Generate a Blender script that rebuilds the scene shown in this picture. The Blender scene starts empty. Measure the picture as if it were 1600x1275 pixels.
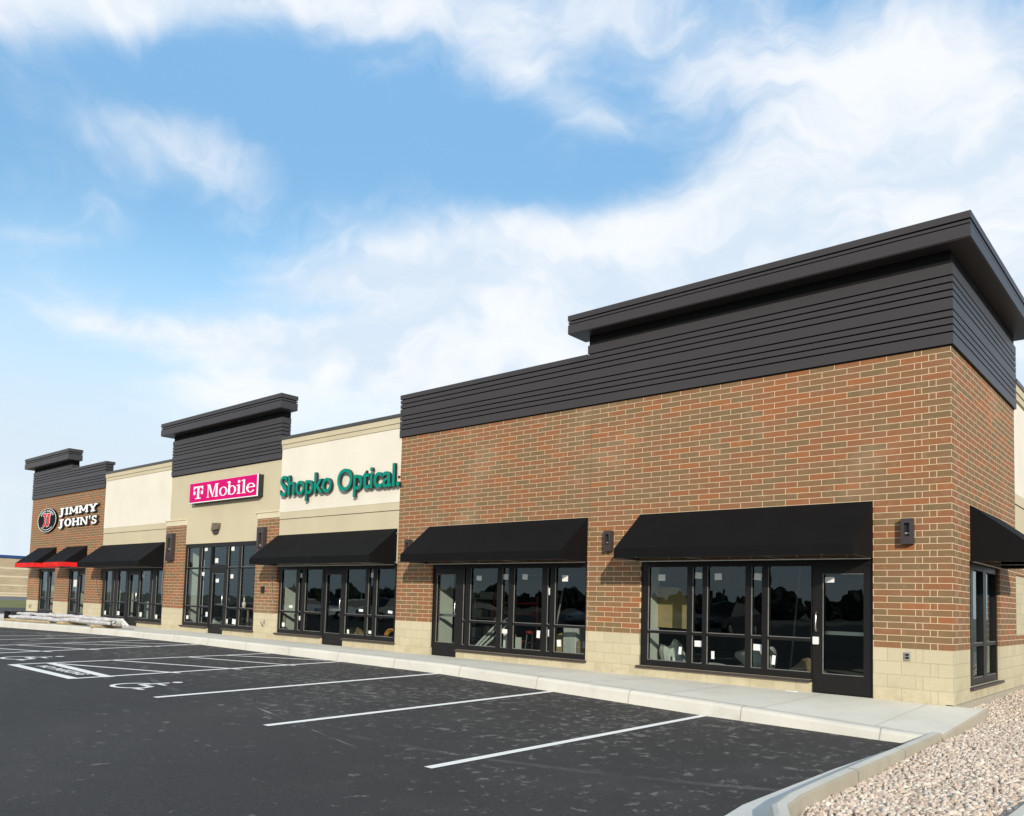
import bpy, bmesh, math, random
import numpy as np
from mathutils import Vector, Matrix
random.seed(7); rng = np.random.default_rng(7)
scene = bpy.context.scene
COL = scene.collection

# ------------------------------------------------------------------ camera
YAW, PITCH, ROLL = 0.739250, 0.0651137, 0.0301763
CAM = Vector((2.9757, -13.7690, 1.3352))
_f = Vector((-math.sin(YAW)*math.cos(PITCH), math.cos(YAW)*math.cos(PITCH), math.sin(PITCH)))
_r = _f.cross(Vector((0, 0, 1))).normalized(); _u = _r.cross(_f)
_r2 = _r*math.cos(ROLL)+_u*math.sin(ROLL); _u2 = -_r*math.sin(ROLL)+_u*math.cos(ROLL)
cd = bpy.data.cameras.new("camera"); cam = bpy.data.objects.new("camera", cd); COL.objects.link(cam)
cam.matrix_world = Matrix(((_r2.x, _u2.x, -_f.x, CAM.x), (_r2.y, _u2.y, -_f.y, CAM.y), (_r2.z, _u2.z, -_f.z, CAM.z), (0, 0, 0, 1)))
cd.sensor_fit = 'HORIZONTAL'; cd.sensor_width = 36; cd.lens = 1267.8165/1600*36
cd.shift_x = 0.02913; cd.shift_y = 0.13793; cd.clip_start = 0.1; cd.clip_end = 2000
scene.camera = cam

# ------------------------------------------------------------------ light
TOSUN = Vector((0.90, -0.92, 0.455)).normalized()
sl = bpy.data.lights.new("sun", 'SUN'); sun = bpy.data.objects.new("sun", sl); COL.objects.link(sun)
sl.energy = 3.85; sl.angle = math.radians(0.5); sl.color = (1.0, 0.92, 0.80)
sun.rotation_euler = TOSUN.to_track_quat('Z', 'Y').to_euler(); sun.location = (20, -20, 20)
SUN_EL = math.asin(TOSUN.z); SUN_ROT = math.atan2(TOSUN.x, TOSUN.y)
vs = scene.view_settings
vs.view_transform = 'Standard'; vs.look = 'None'; vs.exposure = 0.25; vs.gamma = 1.0; vs.use_curve_mapping = False
scene.render.engine = 'CYCLES'


# ------------------------------------------------------------------ node helper
class NT:
    def __init__(s, tree): s.t = tree
    def n(s, typ, props=None, **ins):
        nd = s.t.nodes.new(typ)
        for k, v in (props or {}).items(): setattr(nd, k, v)
        for k, v in ins.items():
            key = int(k[1:]) if k[0] == 'i' and k[1:].isdigit() else k.replace('_', ' ')
            s.set(nd.inputs[key], v)
        return nd
    def set(s, sock, v):
        if isinstance(v, bpy.types.NodeSocket): s.t.links.new(v, sock)
        elif isinstance(v, bpy.types.Node): s.t.links.new(v.outputs[0], sock)
        else: sock.default_value = v
    def math(s, op, a, b=0.0, c=None, clamp=False):
        nd = s.n('ShaderNodeMath', {'operation': op, 'use_clamp': clamp}, i0=a, i1=b)
        if c is not None: s.set(nd.inputs[2], c)
        return nd.outputs[0]
    def mix(s, fac, a, b, blend='MIX'):
        nd = s.n('ShaderNodeMix', {'data_type': 'RGBA', 'blend_type': blend, 'clamp_factor': True})
        s.set(nd.inputs[0], fac); s.set(nd.inputs[6], a); s.set(nd.inputs[7], b)
        return nd.outputs[2]
    def ramp(s, fac, stops, interp='LINEAR'):
        nd = s.n('ShaderNodeValToRGB', None, Fac=fac); cr = nd.color_ramp; cr.interpolation = interp
        while len(cr.elements) < len(stops): cr.elements.new(0.5)
        for e, (p, c) in zip(cr.elements, stops):
            e.position = p; e.color = c if len(c) == 4 else (*c, 1)
        return nd.outputs[0]
    def noise(s, vec, scale, detail=3, rough=.55, dist=0.0):
        return s.n('ShaderNodeTexNoise', None, Vector=vec, Scale=scale, Detail=detail, Roughness=rough, Distortion=dist).outputs[0]
    def step(s, x, a, b):
        nd = s.n('ShaderNodeMapRange', {'interpolation_type': 'SMOOTHSTEP'}, Value=x, From_Min=a, From_Max=b)
        return nd.outputs[0]
    def comb(s, x, y, z=0.0): return s.n('ShaderNodeCombineXYZ', None, X=x, Y=y, Z=z).outputs[0]


# ------------------------------------------------------------------ world: daylight sky with wispy cloud
w = bpy.data.worlds.new("World"); scene.world = w; w.use_nodes = True
T = NT(w.node_tree); w.node_tree.nodes.clear()
sky = T.n('ShaderNodeTexSky', {'sky_type': 'NISHITA', 'sun_disc': False, 'sun_elevation': SUN_EL, 'sun_rotation': SUN_ROT,
                               'air_density': 1.0, 'dust_density': 0.6, 'ozone_density': 2.0})
gen = T.n('ShaderNodeTexCoord').outputs['Generated']
sep = T.n('ShaderNodeSeparateXYZ', None, Vector=gen)
dx, dy, dz = sep.outputs[0], sep.outputs[1], sep.outputs[2]
az = T.math('ARCTAN2', dx, dy)                     # 0 = +Y, negative to the left (-X)
el = T.math('ARCSINE', T.math('MINIMUM', T.math('MAXIMUM', dz, -1.0), 1.0))
# domain-warped streak noise in sky coordinates
uv = T.comb(az, el)
wv = T.n('ShaderNodeTexNoise', None, Vector=uv, Scale=3.2, Detail=4.0, Roughness=.55)
wv2 = T.n('ShaderNodeTexNoise', None, Vector=uv, Scale=9.0, Detail=3.0, Roughness=.6)
warp = T.n('ShaderNodeVectorMath', {'operation': 'MULTIPLY_ADD'}, i0=wv.outputs['Color'], i1=(.36, .30, 0), i2=uv)
warp2 = T.n('ShaderNodeVectorMath', {'operation': 'MULTIPLY_ADD'}, i0=wv2.outputs['Color'], i1=(.12, .08, 0), i2=warp.outputs[0])
rot = T.n('ShaderNodeMapping', None, Vector=warp2.outputs[0], Rotation=(0, 0, math.radians(-12)), Scale=(3.0, 7.5, 1))
streak = T.noise(rot.outputs[0], 1.0, 6, .58)
soft = T.noise(warp.outputs[0], 4.0, 5, .6)

def blob(a, e, sa, se, amp, tilt=0.0):
    ca, sn = math.cos(tilt), math.sin(tilt)
    da = T.math('SUBTRACT', az, a); de = T.math('SUBTRACT', el, e)
    p = T.math('DIVIDE', T.math('ADD', T.math('MULTIPLY', da, ca), T.math('MULTIPLY', de, sn)), sa)
    q = T.math('DIVIDE', T.math('SUBTRACT', T.math('MULTIPLY', de, ca), T.math('MULTIPLY', da, sn)), se)
    r2 = T.math('ADD', T.math('MULTIPLY', p, p), T.math('MULTIPLY', q, q))
    return T.math('MULTIPLY', T.math('EXPONENT', T.math('MULTIPLY', r2, -1.0)), amp)
# cloud banks: azimuth, elevation, half widths (radians), strength, tilt
BANKS = [
    (-1.231, 0.585, 0.142, 0.027, 1.00, 0.295),
    (-1.094, 0.620, 0.203, 0.023, 0.55, 0.205),
    (-0.869, 0.640, 0.214, 0.032, 0.40, 0.031),
    (-1.114, 0.477, 0.081, 0.036, 0.62, 0.167),
    (-1.177, 0.491, 0.092, 0.023, 0.28, 0.198),
    (-0.670, 0.581, 0.087, 0.024, 0.62, -0.356),
    (-0.580, 0.545, 0.095, 0.015, 0.30, -0.203),
    (-0.739, 0.660, 0.164, 0.037, 0.35, -0.020),
    (-0.368, 0.585, 0.218, 0.063, 0.50, -0.207),
    (-0.202, 0.568, 0.128, 0.073, 0.45, -0.271),
    (-0.246, 0.442, 0.169, 0.094, 1.00, -0.043),
    (-0.146, 0.302, 0.104, 0.147, 1.00, -0.171),
    (-0.417, 0.401, 0.164, 0.088, 1.00, 0.206),
    (-0.462, 0.452, 0.074, 0.042, 0.40, 0.467),
    (-0.711, 0.363, 0.204, 0.077, 1.15, 0.108),
    (-0.633, 0.440, 0.125, 0.034, 0.60, 0.034),
    (-0.905, 0.389, 0.152, 0.031, 0.85, 0.241),
    (-0.837, 0.292, 0.208, 0.066, 1.00, 0.026),
    (-1.074, 0.293, 0.149, 0.023, 0.90, -0.016),
    (-1.191, 0.291, 0.046, 0.011, 0.50, -0.060),
    (-0.551, 0.297, 0.192, 0.086, 1.10, -0.051),
    (-1.057, 0.237, 0.067, 0.029, 0.45, 0.097),
    (-1.260, 0.368, 0.070, 0.007, 0.20, 0.121),
    (-0.339, 0.347, 0.130, 0.078, 0.80, -0.126),
    (-0.312, 0.531, 0.121, 0.036, 0.35, 0.108),
    (-0.975, 0.526, 0.119, 0.065, -0.45, 0.101),
    (-0.586, 0.485, 0.112, 0.036, -0.55, 0.230),
    (-1.090, 0.556, 0.138, 0.025, -0.35, 0.154),
    (-0.500, 0.461, 0.046, 0.026, -0.30, -0.081),
    (-1.135, 0.360, 0.162, 0.039, -0.30, 0.138),
    (-0.410, 0.453, 0.026, 0.025, -0.45, 0.560),
    (-0.934, 0.344, 0.055, 0.010, -0.35, 0.161),
    (-1.252, 0.246, 0.097, 0.052, -0.20, 0.153),
    (-0.797, 0.498, 0.130, 0.038, -0.30, 0.021),
]
tot = None
for b in BANKS:
    v = blob(*b); tot = v if tot is None else T.math('ADD', tot, v)
if tot is None: tot = T.math('ADD', 0.0, 0.0)
tot = T.math('ADD', tot, T.math('MULTIPLY', T.step(dy, .05, -.4), .55))      # unseen cloud behind the viewer and overhead, added to whiten the ambient light
tot = T.math('ADD', tot, T.math('MULTIPLY', T.step(el, .72, 1.0), .5))
tot = T.math('ADD', tot, .14)                                               # thin veil everywhere
dens = T.math('ADD', tot, T.math('MULTIPLY', T.math('SUBTRACT', streak, .5), 2.1))
dens = T.math('ADD', dens, T.math('MULTIPLY', T.math('SUBTRACT', soft, .5), 1.3))
cov = T.math('MULTIPLY', T.step(dens, -.10, 1.35), .95)
low = T.step(el, .43, .13)                          # paler air near the horizon
cov = T.math('MAXIMUM', cov, T.math('MULTIPLY', T.step(el, .16, .0), .6))
up = T.step(dz, -.02, .02)
cov = T.math('MULTIPLY', cov, up)
SKY_MULT = (1.33, 1.66, 1.58, 1)
skyc = T.mix(1.0, sky.outputs[0], SKY_MULT, 'MULTIPLY')
skyc = T.mix(T.math('MULTIPLY', T.step(el, .34, .60), .8), skyc, (1.75, 3.85, 6.55, 1))
skyc = T.mix(T.math('MULTIPLY', low, .92), T.mix(.04, skyc, (6.0, 6.8, 7.8, 1)), (5.6, 6.2, 6.9, 1))
col = T.mix(cov, skyc, T.mix(T.step(streak, .38, .62), (5.5, 6.35, 7.3, 1), (7.5, 7.65, 7.85, 1)))
bg = T.n('ShaderNodeBackground', None, Color=col, Strength=0.11)
T.t.links.new(bg.outputs[0], T.n('ShaderNodeOutputWorld').inputs[0])


# ------------------------------------------------------------------ materials
def new_mat(name):
    m = bpy.data.materials.new(name); m.use_nodes = True; m.node_tree.nodes.clear()
    t = NT(m.node_tree); out = t.n('ShaderNodeOutputMaterial')
    return m, t, out
def principled(t, out, **k):
    p = t.n('ShaderNodeBsdfPrincipled', None, **k); t.t.links.new(p.outputs[0], out.inputs[0]); return p
def pos(t): return t.n('ShaderNodeNewGeometry').outputs['Position']
def bump(t, h, strength=.3, dist=.01, normal=None):
    b = t.n('ShaderNodeBump', None, Height=h, Strength=strength, Distance=dist)
    return b.outputs[0]
def plain(name, col, rough=.6, var=.12, scale=3.0, metallic=0.0, spec=.5, bmp=0.0, bscale=60.0, coat=0.0):
    m, t, out = new_mat(name); P = pos(t)
    c = tuple(col)
    lo = tuple(max(0, x*(1-var)) for x in c)+(1,); hi = tuple(min(1, x*(1+var)) for x in c)+(1,)
    nz = t.noise(P, scale, 5, .6)
    colr = t.ramp(nz, [(.3, lo), (.7, hi)])
    k = dict(Base_Color=colr, Roughness=rough, Metallic=metallic)
    k['Specular_IOR_Level'] = spec
    if bmp: k['Normal'] = bump(t, t.noise(P, bscale, 4, .6), bmp, .004)
    if coat: k['Coat_Weight'] = coat
    principled(t, out, **k); return m

IN = 0.0254
def brick_mat(name, axis, block=False):
    """running bond: 4x16 in bricks (or 8x16 in blocks), coordinates taken from the wall itself"""
    m, t, out = new_mat(name); P = pos(t)
    s = t.n('ShaderNodeSeparateXYZ', None, Vector=P); u = s.outputs[axis]; z = s.outputs[2]
    if axis == 1: u = t.math('MULTIPLY', u, -1.0)
    h = 8*IN if block else 4*IN
    row = t.math('FLOOR', t.math('DIVIDE', z, h)); par = t.math('MODULO', t.math('ADD', row, 200.0), 2.0)
    mort = .0035 if block else .0056
    def bt(shift):
        # rows of one parity have a joint at u = -20 in (+16k), the other at -12 in
        v = t.comb(t.math('ADD', u, (20+160*16)*IN + shift), t.math('ADD', z, 16.256), 0.0)
        nd = t.n('ShaderNodeTexBrick', {'offset': .5, 'offset_frequency': 2}, Vector=v, Color1=(0, 0, 0, 1), Color2=(1, 1, 1, 1), Mortar=(.5, .5, .5, 1),
                 Scale=1.0, Mortar_Size=mort, Mortar_Smooth=.15, Bias=0.0, Brick_Width=16*IN, Row_Height=h)
        return nd.outputs[0], nd.outputs[1]
    c1, f1 = bt(0.0); c2, f2 = bt(-4*IN)
    thr = t.math('ADD', -10*IN, t.math('MULTIPLY', par, -8*IN))
    sel = t.math('GREATER_THAN', u, thr)
    c = t.mix(sel, c1, c2); fac = t.mix(sel, f1, f2)
    grain = t.noise(P, 55.0, 5, .7); big = t.noise(P, .55, 4, .6); mid = t.noise(P, 7.0, 3, .6)
    if block:
        base = t.ramp(c, [(0, (.41, .358, .235)), (.5, (.45, .394, .262)), (1, (.49, .43, .287))])
        base = t.mix(t.step(grain, .35, .7), base, t.mix(.8, base, (.54, .48, .34, 1)))
        base = t.mix(t.math('MULTIPLY', t.step(mid, .5, .8), .35), base, (.40, .34, .21, 1))
        mortc = (.31, .265, .165, 1)
        sp_ = t.math('MULTIPLY', t.step(z, .42, .0), t.step(t.noise(P, 3.2, 5, .7), .38, .66))
        base = t.mix(t.math('MULTIPLY', sp_, .45), base, (.30, .25, .16, 1))
    else:
        base = t.ramp(c, [(0, (.172, .122, .060)), (.2, (.192, .128, .061)), (.36, (.216, .128, .061)), (.50, (.232, .121, .056)),
                          (.66, (.250, .114, .052)), (.82, (.272, .109, .047)), (.94, (.315, .113, .042)), (1, (.335, .122, .04))])
        base = t.mix(.24, base, (.232, .126, .068, 1))
        g = t.math('MULTIPLY', t.step(grain, .30, .75), .55)
        base = t.mix(g, base, t.mix(1.0, base, (.62, .62, .62, 1), 'MULTIPLY'))
        base = t.mix(t.math('MULTIPLY', t.step(mid, .50, .75), .30), base, (.33, .21, .12, 1))
        base = t.mix(t.math('MULTIPLY', t.step(big, .52, .72), .22), base, (.42, .33, .23, 1))    # lime haze left on new brick
        mortc = t.mix(t.noise(P, 20.0, 3), (.56, .42, .265, 1), (.68, .52, .345, 1))
    colr = t.mix(fac, base, mortc)
    hgt = t.math('ADD', t.math('MULTIPLY', fac, -1.0), t.math('MULTIPLY', grain, .35 if not block else .5))
    rough = .82
    principled(t, out, Base_Color=colr, Roughness=rough, Normal=bump(t, hgt, .55 if not block else .4, .006), Specular_IOR_Level=.25)
    return m

M = {}
M['brick_front'] = brick_mat('brick_front', 0); M['brick_side'] = brick_mat('brick_side', 1)
M['block_front'] = brick_mat('block_front', 0, True); M['block_side'] = brick_mat('block_side', 1, True)
def stucco(name, col, bmp=.25):
    m, t, out = new_mat(name); P = pos(t)
    a = t.noise(P, .9, 5, .6); b = t.noise(P, 160.0, 3, .7)
    lo = tuple(x*.93 for x in col)+(1,); hi = tuple(min(1, x*1.03) for x in col)+(1,)
    c = t.ramp(a, [(.3, lo), (.7, hi)])
    c = t.mix(t.math('MULTIPLY', t.step(b, .3, .8), .12), c, tuple(x*.8 for x in col)+(1,))
    principled(t, out, Base_Color=c, Roughness=.9, Normal=bump(t, b, bmp, .003), Specular_IOR_Level=.2); return m
M['cream'] = stucco('stucco_cream', (.70, .65, .55)); M['tan'] = stucco('stucco_tan', (.52, .455, .315)); M['tan2'] = stucco('stucco_tan_band', (.53, .465, .325))
M['trim_tan'] = stucco('stucco_trim', (.60, .53, .37))
M['metal'] = plain('bronze_metal', (.040, .0345, .035), .45, .05, .8, 0.0, .4)
M['gap_shade'] = plain('gap_shade', (.005, .005, .005), .7, .05, 3.0, 0.0, .2)  # near-black behind ribs and under cornice: recess shade put into the colour
M['coping'] = plain('bronze_coping', (.05, .045, .045), .4, .05)
M['alum'] = plain('bronze_aluminium', (.0085, .0075, .0072), .42, .08, 4.0, 0.0, .28)
M['alum_edge'] = plain('pane_gasket', (.16, .16, .15), .4, .2, 9.0)
M['sill'] = plain('sill_metal', (.045, .033, .028), .45, .08)
def fabric(name, col):
    m, t, out = new_mat(name); P = pos(t)
    wv = t.noise(P, 420.0, 2, .5); big = t.noise(P, 1.6, 4, .6)
    c = t.mix(t.step(big, .35, .7), tuple(x*.85 for x in col)+(1,), tuple(x*1.2 for x in col)+(1,))
    principled(t, out, Base_Color=c, Roughness=.75, Normal=bump(t, t.math('ADD', wv, t.math('MULTIPLY', big, 3.0)), .18, .004), Specular_IOR_Level=.16); return m
M['fabric'] = fabric('black_canvas', (.0032, .0031, .0034)); M['red'] = fabric('red_canvas', (.62, .018, .016))
M['galv'] = plain('awning_tube', (.30, .29, .28), .35, .15, 6.0, .6)

def glass_mat(name, tint, base=.055):
    m, t, out = new_mat(name)
    lw = t.n('ShaderNodeLayerWeight', None, Blend=.5)
    f5 = t.math('POWER', lw.outputs['Facing'], 4.0)
    fac = t.math('MULTIPLY_ADD', f5, .9, base)
    P = pos(t)
    nrm = bump(t, t.noise(P, 1.3, 2, .5), .035, .05)
    tr = t.n('ShaderNodeBsdfTransparent', None, Color=(*tint, 1))
    gl = t.n('ShaderNodeBsdfGlossy', None, Color=(.80, .97, 1.0, 1), Roughness=.0, Normal=nrm)
    mx = t.n('ShaderNodeMixShader', None, i0=fac, i1=tr.outputs[0], i2=gl.outputs[0])
    t.t.links.new(mx.outputs[0], out.inputs[0]); return m
M['glass'] = glass_mat('shop_glass', (.63, .68, .64))
M['carglass'] = glass_mat('car_glass', (.2, .22, .22), .08)

def concrete(name, col, axis_joint=None):
    m, t, out = new_mat(name); P = pos(t)
    a = t.noise(P, .8, 5, .62); b = t.noise(P, 9.0, 5, .65); c = t.noise(P, 130.0, 3, .7)
    cc = t.ramp(a, [(.28, tuple(x*.88 for x in col)), (.72, tuple(min(1, x*1.06) for x in col))])
    cc = t.mix(t.math('MULTIPLY', t.step(b, .52, .75), .22), cc, tuple(x*.72 for x in col)+(1,))
    cc = t.mix(t.math('MULTIPLY', t.step(c, .55, .8), .25), cc, tuple(x*.7 for x in col)+(1,))
    st = t.noise(P, 2.3, 6, .75)
    cc = t.mix(t.math('MULTIPLY', t.step(st, .55, .70), .30), cc, tuple(x*.62 for x in col)+(1,))
    principled(t, out, Base_Color=cc, Roughness=.88, Normal=bump(t, t.math('ADD', c, t.math('MULTIPLY', b, .6)), .22, .004), Specular_IOR_Level=.25); return m
M['walk'] = concrete('sidewalk_concrete', (.70, .668, .57)); M['kerb'] = concrete('kerb_concrete', (.58, .555, .485))
M['dirty'] = concrete('dusty_concrete', (.38, .335, .255)); M['joint'] = plain('kerb_joint', (.30, .28, .25), .9)  # grey of the sealed kerb joints
M['gutter'] = concrete('gutter_concrete', (.58, .57, .53))

def asphalt_mat():
    m, t, out = new_mat('asphalt'); P = pos(t)
    s = t.n('ShaderNodeSeparateXYZ', None, Vector=P)
    fine = t.noise(P, 260.0, 3, .7); agg = t.n('ShaderNodeTexVoronoi', None, Vector=P, Scale=120.0)
    big = t.noise(P, .22, 5, .6, .4); mid = t.noise(P, 1.1, 5, .65, .3)
    c = t.ramp(big, [(.32, (.036, .0335, .031)), (.55, (.044, .041, .0375)), (.75, (.055, .051, .046))])
    c = t.mix(t.math('MULTIPLY', t.step(mid, .48, .75), .45), c, (.070, .066, .061, 1))
    c = t.mix(t.math('MULTIPLY', t.step(fine, .56, .74), .5), c, (.13, .125, .12, 1))
    c = t.mix(t.math('MULTIPLY', t.step(agg.outputs['Distance'], .10, .02), .35), c, (.20, .19, .18, 1))
    g2 = t.noise(P, 46.0, 4, .75)                       # coarse aggregate showing as light and dark grains
    c = t.mix(t.math('MULTIPLY', t.step(g2, .54, .68), .55), c, (.095, .09, .083, 1)); c = t.mix(t.math('MULTIPLY', t.step(g2, .46, .34), .6), c, (.014, .013, .012, 1))
    # dried mud and dust prints: small pale patches, thicker near the kerb and in the stalls
    sp = t.n('ShaderNodeVectorMath', {'operation': 'MULTIPLY'}, i0=P, i1=(7.5, 5.2, 1.0))
    fl = t.noise(sp.outputs[0], 1.0, 7, .72, .3)
    area = t.noise(P, .42, 3, .5)
    near = t.step(s.outputs[1], -11.0, -4.0)
    thr = t.math('SUBTRACT', .612, t.math('ADD', t.math('MULTIPLY', near, .08), t.math('MULTIPLY', t.math('SUBTRACT', area, .5), .22)))
    dust = t.step(t.math('SUBTRACT', fl, thr), 0.0, .07)
    dust = t.math('MULTIPLY', dust, t.math('MULTIPLY_ADD', t.step(fine, .38, .62), .62, .10))
    c = t.mix(t.math('MULTIPLY', dust, .95, clamp=True), c, (.30, .285, .26, 1))
    # sparse white crumbs
    cr = t.n('ShaderNodeTexVoronoi', None, Vector=P, Scale=3.2)
    crumb = t.step(cr.outputs['Distance'], .035, .012)
    c = t.mix(t.math('MULTIPLY', crumb, t.step(t.noise(P, 1.7, 2), .5, .62)), c, (.5, .48, .45, 1))
    # tyre tracks left in the dust
    for (cx, cy, R, wd, amp) in ((-25.5, -13.2, 9.2, .10, .8), (-24.4, -13.6, 9.9, .12, .7), (-27.5, -12.6, 10.6, .10, .7), (-6.0, 4.0, 12.2, .05, .30)):
        d = t.n('ShaderNodeVectorMath', {'operation': 'DISTANCE'}, i0=t.comb(s.outputs[0], s.outputs[1]), i1=(cx, cy, 0))
        dd = t.math('ABSOLUTE', t.math('SUBTRACT', d.outputs['Value'], R))
        k = t.math('MULTIPLY', t.step(dd, wd*1.6, wd*.5), t.math('MULTIPLY', t.step(t.noise(P, .9, 4, .7), .42, .66), amp))
        c = t.mix(k, c, (.22, .21, .195, 1))
    # one long scratch dragged across the second stall
    sd = t.math('ABSOLUTE', t.math('SUBTRACT', t.math('ADD', t.math('MULTIPLY', s.outputs[0], .187), t.math('MULTIPLY', s.outputs[1], .982)), -8.908))
    sc_ = t.n('ShaderNodeVectorMath', {'operation': 'DISTANCE'}, i0=t.comb(s.outputs[0], s.outputs[1]), i1=(-5.0, -8.0, 0))
    sd = t.math('ADD', sd, t.math('MULTIPLY', t.math('SUBTRACT', t.noise(P, 1.4, 2), .5), .10))
    c = t.mix(t.math('MULTIPLY', t.step(sd, .020, .008), t.step(sc_.outputs['Value'], 1.5, .9)), c, (.24, .23, .21, 1))
    rough = t.ramp(mid, [(.3, (.78,)*3), (.7, (.92,)*3)])
    hgt = t.math('ADD', t.math('MULTIPLY', agg.outputs['Distance'], 1.0), fine)
    principled(t, out, Base_Color=c, Roughness=rough, Normal=bump(t, hgt, .5, .006), Specular_IOR_Level=.3); return m
M['asphalt'] = asphalt_mat()
def paint_mat():
    m, t, out = new_mat('road_paint'); P = pos(t)
    a = t.noise(P, 38.0, 4, .7); b = t.noise(P, 3.0, 3, .6)
    c = t.mix(t.math('MULTIPLY', t.step(a, .58, .78), .55), (.82, .80, .75, 1), (.38, .37, .35, 1))
    c = t.mix(t.math('MULTIPLY', t.step(b, .5, .8), .15), c, (.55, .54, .52, 1))
    principled(t, out, Base_Color=c, Roughness=.8, Normal=bump(t, t.noise(P, 200.0, 2), .3, .003)); return m
M['paint'] = paint_mat()
def worn_paint():
    m, t, out = new_mat('worn_road_paint'); P = pos(t)
    a = t.noise(P, 14.0, 4, .7)
    c = t.mix(t.step(a, .45, .62), (.62, .62, .60, 1), (.20, .20, .20, 1))
    principled(t, out, Base_Color=c, Roughness=.85); return m
M['paint_worn'] = worn_paint()
def stone_mat():
    m, t, out = new_mat('river_stone')
    r = t.n('ShaderNodeObjectInfo').outputs['Random']; P = t.n('ShaderNodeTexCoord').outputs['Object']
    c = t.ramp(r, [(0, (.36, .28, .21)), (.2, (.54, .445, .355)), (.42, (.63, .54, .44)), (.6, (.46, .345, .27)), (.75, (.70, .63, .54)), (.9, (.30, .23, .18)), (1, (.57, .43, .33))])
    c = t.mix(t.math('MULTIPLY', t.noise(P, 2.2, 4, .6), .4), c, (.40, .34, .29, 1))
    principled(t, out, Base_Color=c, Roughness=.75, Specular_IOR_Level=.3); return m
M['stone'] = stone_mat(); M['bed'] = plain('gravel_bed', (.30, .25, .20), .95, .35, 30.0, bmp=.8, bscale=40)
def grass_mat():
    m, t, out = new_mat('grass'); P = pos(t)
    c = t.ramp(t.noise(P, .35, 6, .7), [(.3, (.10, .105, .022)), (.6, (.15, .15, .035)), (.8, (.19, .17, .05))])
    principled(t, out, Base_Color=c, Roughness=.95, Normal=bump(t, t.noise(P, 9.0, 4, .7), .6, .05)); return m
M['grass'] = grass_mat(); M['dark_strip'] = plain('dark_ground_strip', (.035, .032, .025), .95, .5, 3.0, bmp=.6, bscale=6)
M['road'] = plain('far_road', (.13, .13, .135), .9, .15, .4); M['soil'] = plain('far_ground', (.16, .15, .11), .95, .3, .05)
M['lamp'] = plain('lamp_bronze', (.040, .030, .030), .45, .08); M['lamp_in'] = plain('lamp_recess', (.012, .011, .011), .5); M['lens'] = plain('lamp_lens', (.30, .29, .27), .3)
M['white'] = plain('white_acrylic', (.85, .85, .84), .35, .02); M['magenta'] = plain('magenta_acrylic', (.56, .0, .135), .6, .02, 3.0, 0.0, .15)
M['teal'] = plain('teal_acrylic', (.0, .215, .155), .6, .04, 3.0, 0.0, .15); M['signblack'] = plain('sign_black', (.005, .005, .005), .6, .05, 3.0, 0.0, .1); M['signred'] = plain('sign_red', (.6, .02, .03), .6, .03, 3.0, 0.0, .15)
M['return'] = plain('sign_side_shade', (.018, .02, .018), .5, .05); M['paper'] = plain('paper_label', (.70, .70, .68), .7, .05, 8.0)  # dark sign sides: drop shadows put into the colour of the returns
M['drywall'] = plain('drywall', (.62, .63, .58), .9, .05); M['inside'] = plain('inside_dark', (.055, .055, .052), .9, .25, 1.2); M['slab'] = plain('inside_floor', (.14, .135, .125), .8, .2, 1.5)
M['chrome'] = plain('brushed_handle', (.55, .55, .54), .28, .05, 5.0, .9)
M['ply'] = plain('plywood', (.42, .31, .15), .8, .12, 5.0); M['box'] = plain('cardboard', (.30, .21, .12), .9, .15, 4.0)
M['bagw'] = plain('white_plastic', (.62, .63, .60), .4, .12, 6.0, bmp=.5, bscale=9); M['redsteel'] = plain('red_steel', (.32, .035, .025), .5, .2, 4.0)
M['orange'] = plain('orange_hose', (.65, .30, .05), .5, .1); M['pipe'] = plain('pvc_pipe', (.55, .56, .54), .4, .08); M['cable'] = plain('cable', (.20, .17, .16), .5, .1)
M['wood'] = plain('pallet_wood', (.40, .31, .17), .85, .25, 6.0); M['foil'] = plain('wrap_film', (.50, .475, .455), .35, .3, 5.0, bmp=.9, bscale=12)
M['farwall'] = None
def far_wall():
    m, t, out = new_mat('far_store_block'); P = pos(t)
    s = t.n('ShaderNodeSeparateXYZ', None, Vector=P)
    nd = t.n('ShaderNodeTexBrick', None, Vector=t.comb(s.outputs[1], s.outputs[2]), Color1=(.33, .26, .165, 1), Color2=(.41, .325, .21, 1), Mortar=(.42, .35, .24, 1), Scale=1.0, Mortar_Size=.012, Brick_Width=.8, Row_Height=.2)
    z = s.outputs[2]
    band = None
    for zz in (3.38, 2.52, 1.62, .80):
        b = t.math('LESS_THAN', t.math('ABSOLUTE', t.math('SUBTRACT', z, zz)), .07); band = b if band is None else t.math('MAXIMUM', band, b)
    c = t.mix(band, nd.outputs[0], (.56, .48, .34, 1))
    c = t.mix(t.math('MULTIPLY', t.step(t.noise(P, .9, 4, .7), .5, .75), .35), c, (.26, .20, .12, 1))
    principled(t, out, Base_Color=c, Roughness=.9); return m
M['farwall'] = far_wall(); M['blue'] = plain('blue_fascia', (.012, .045, .16), .5, .05)


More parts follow.
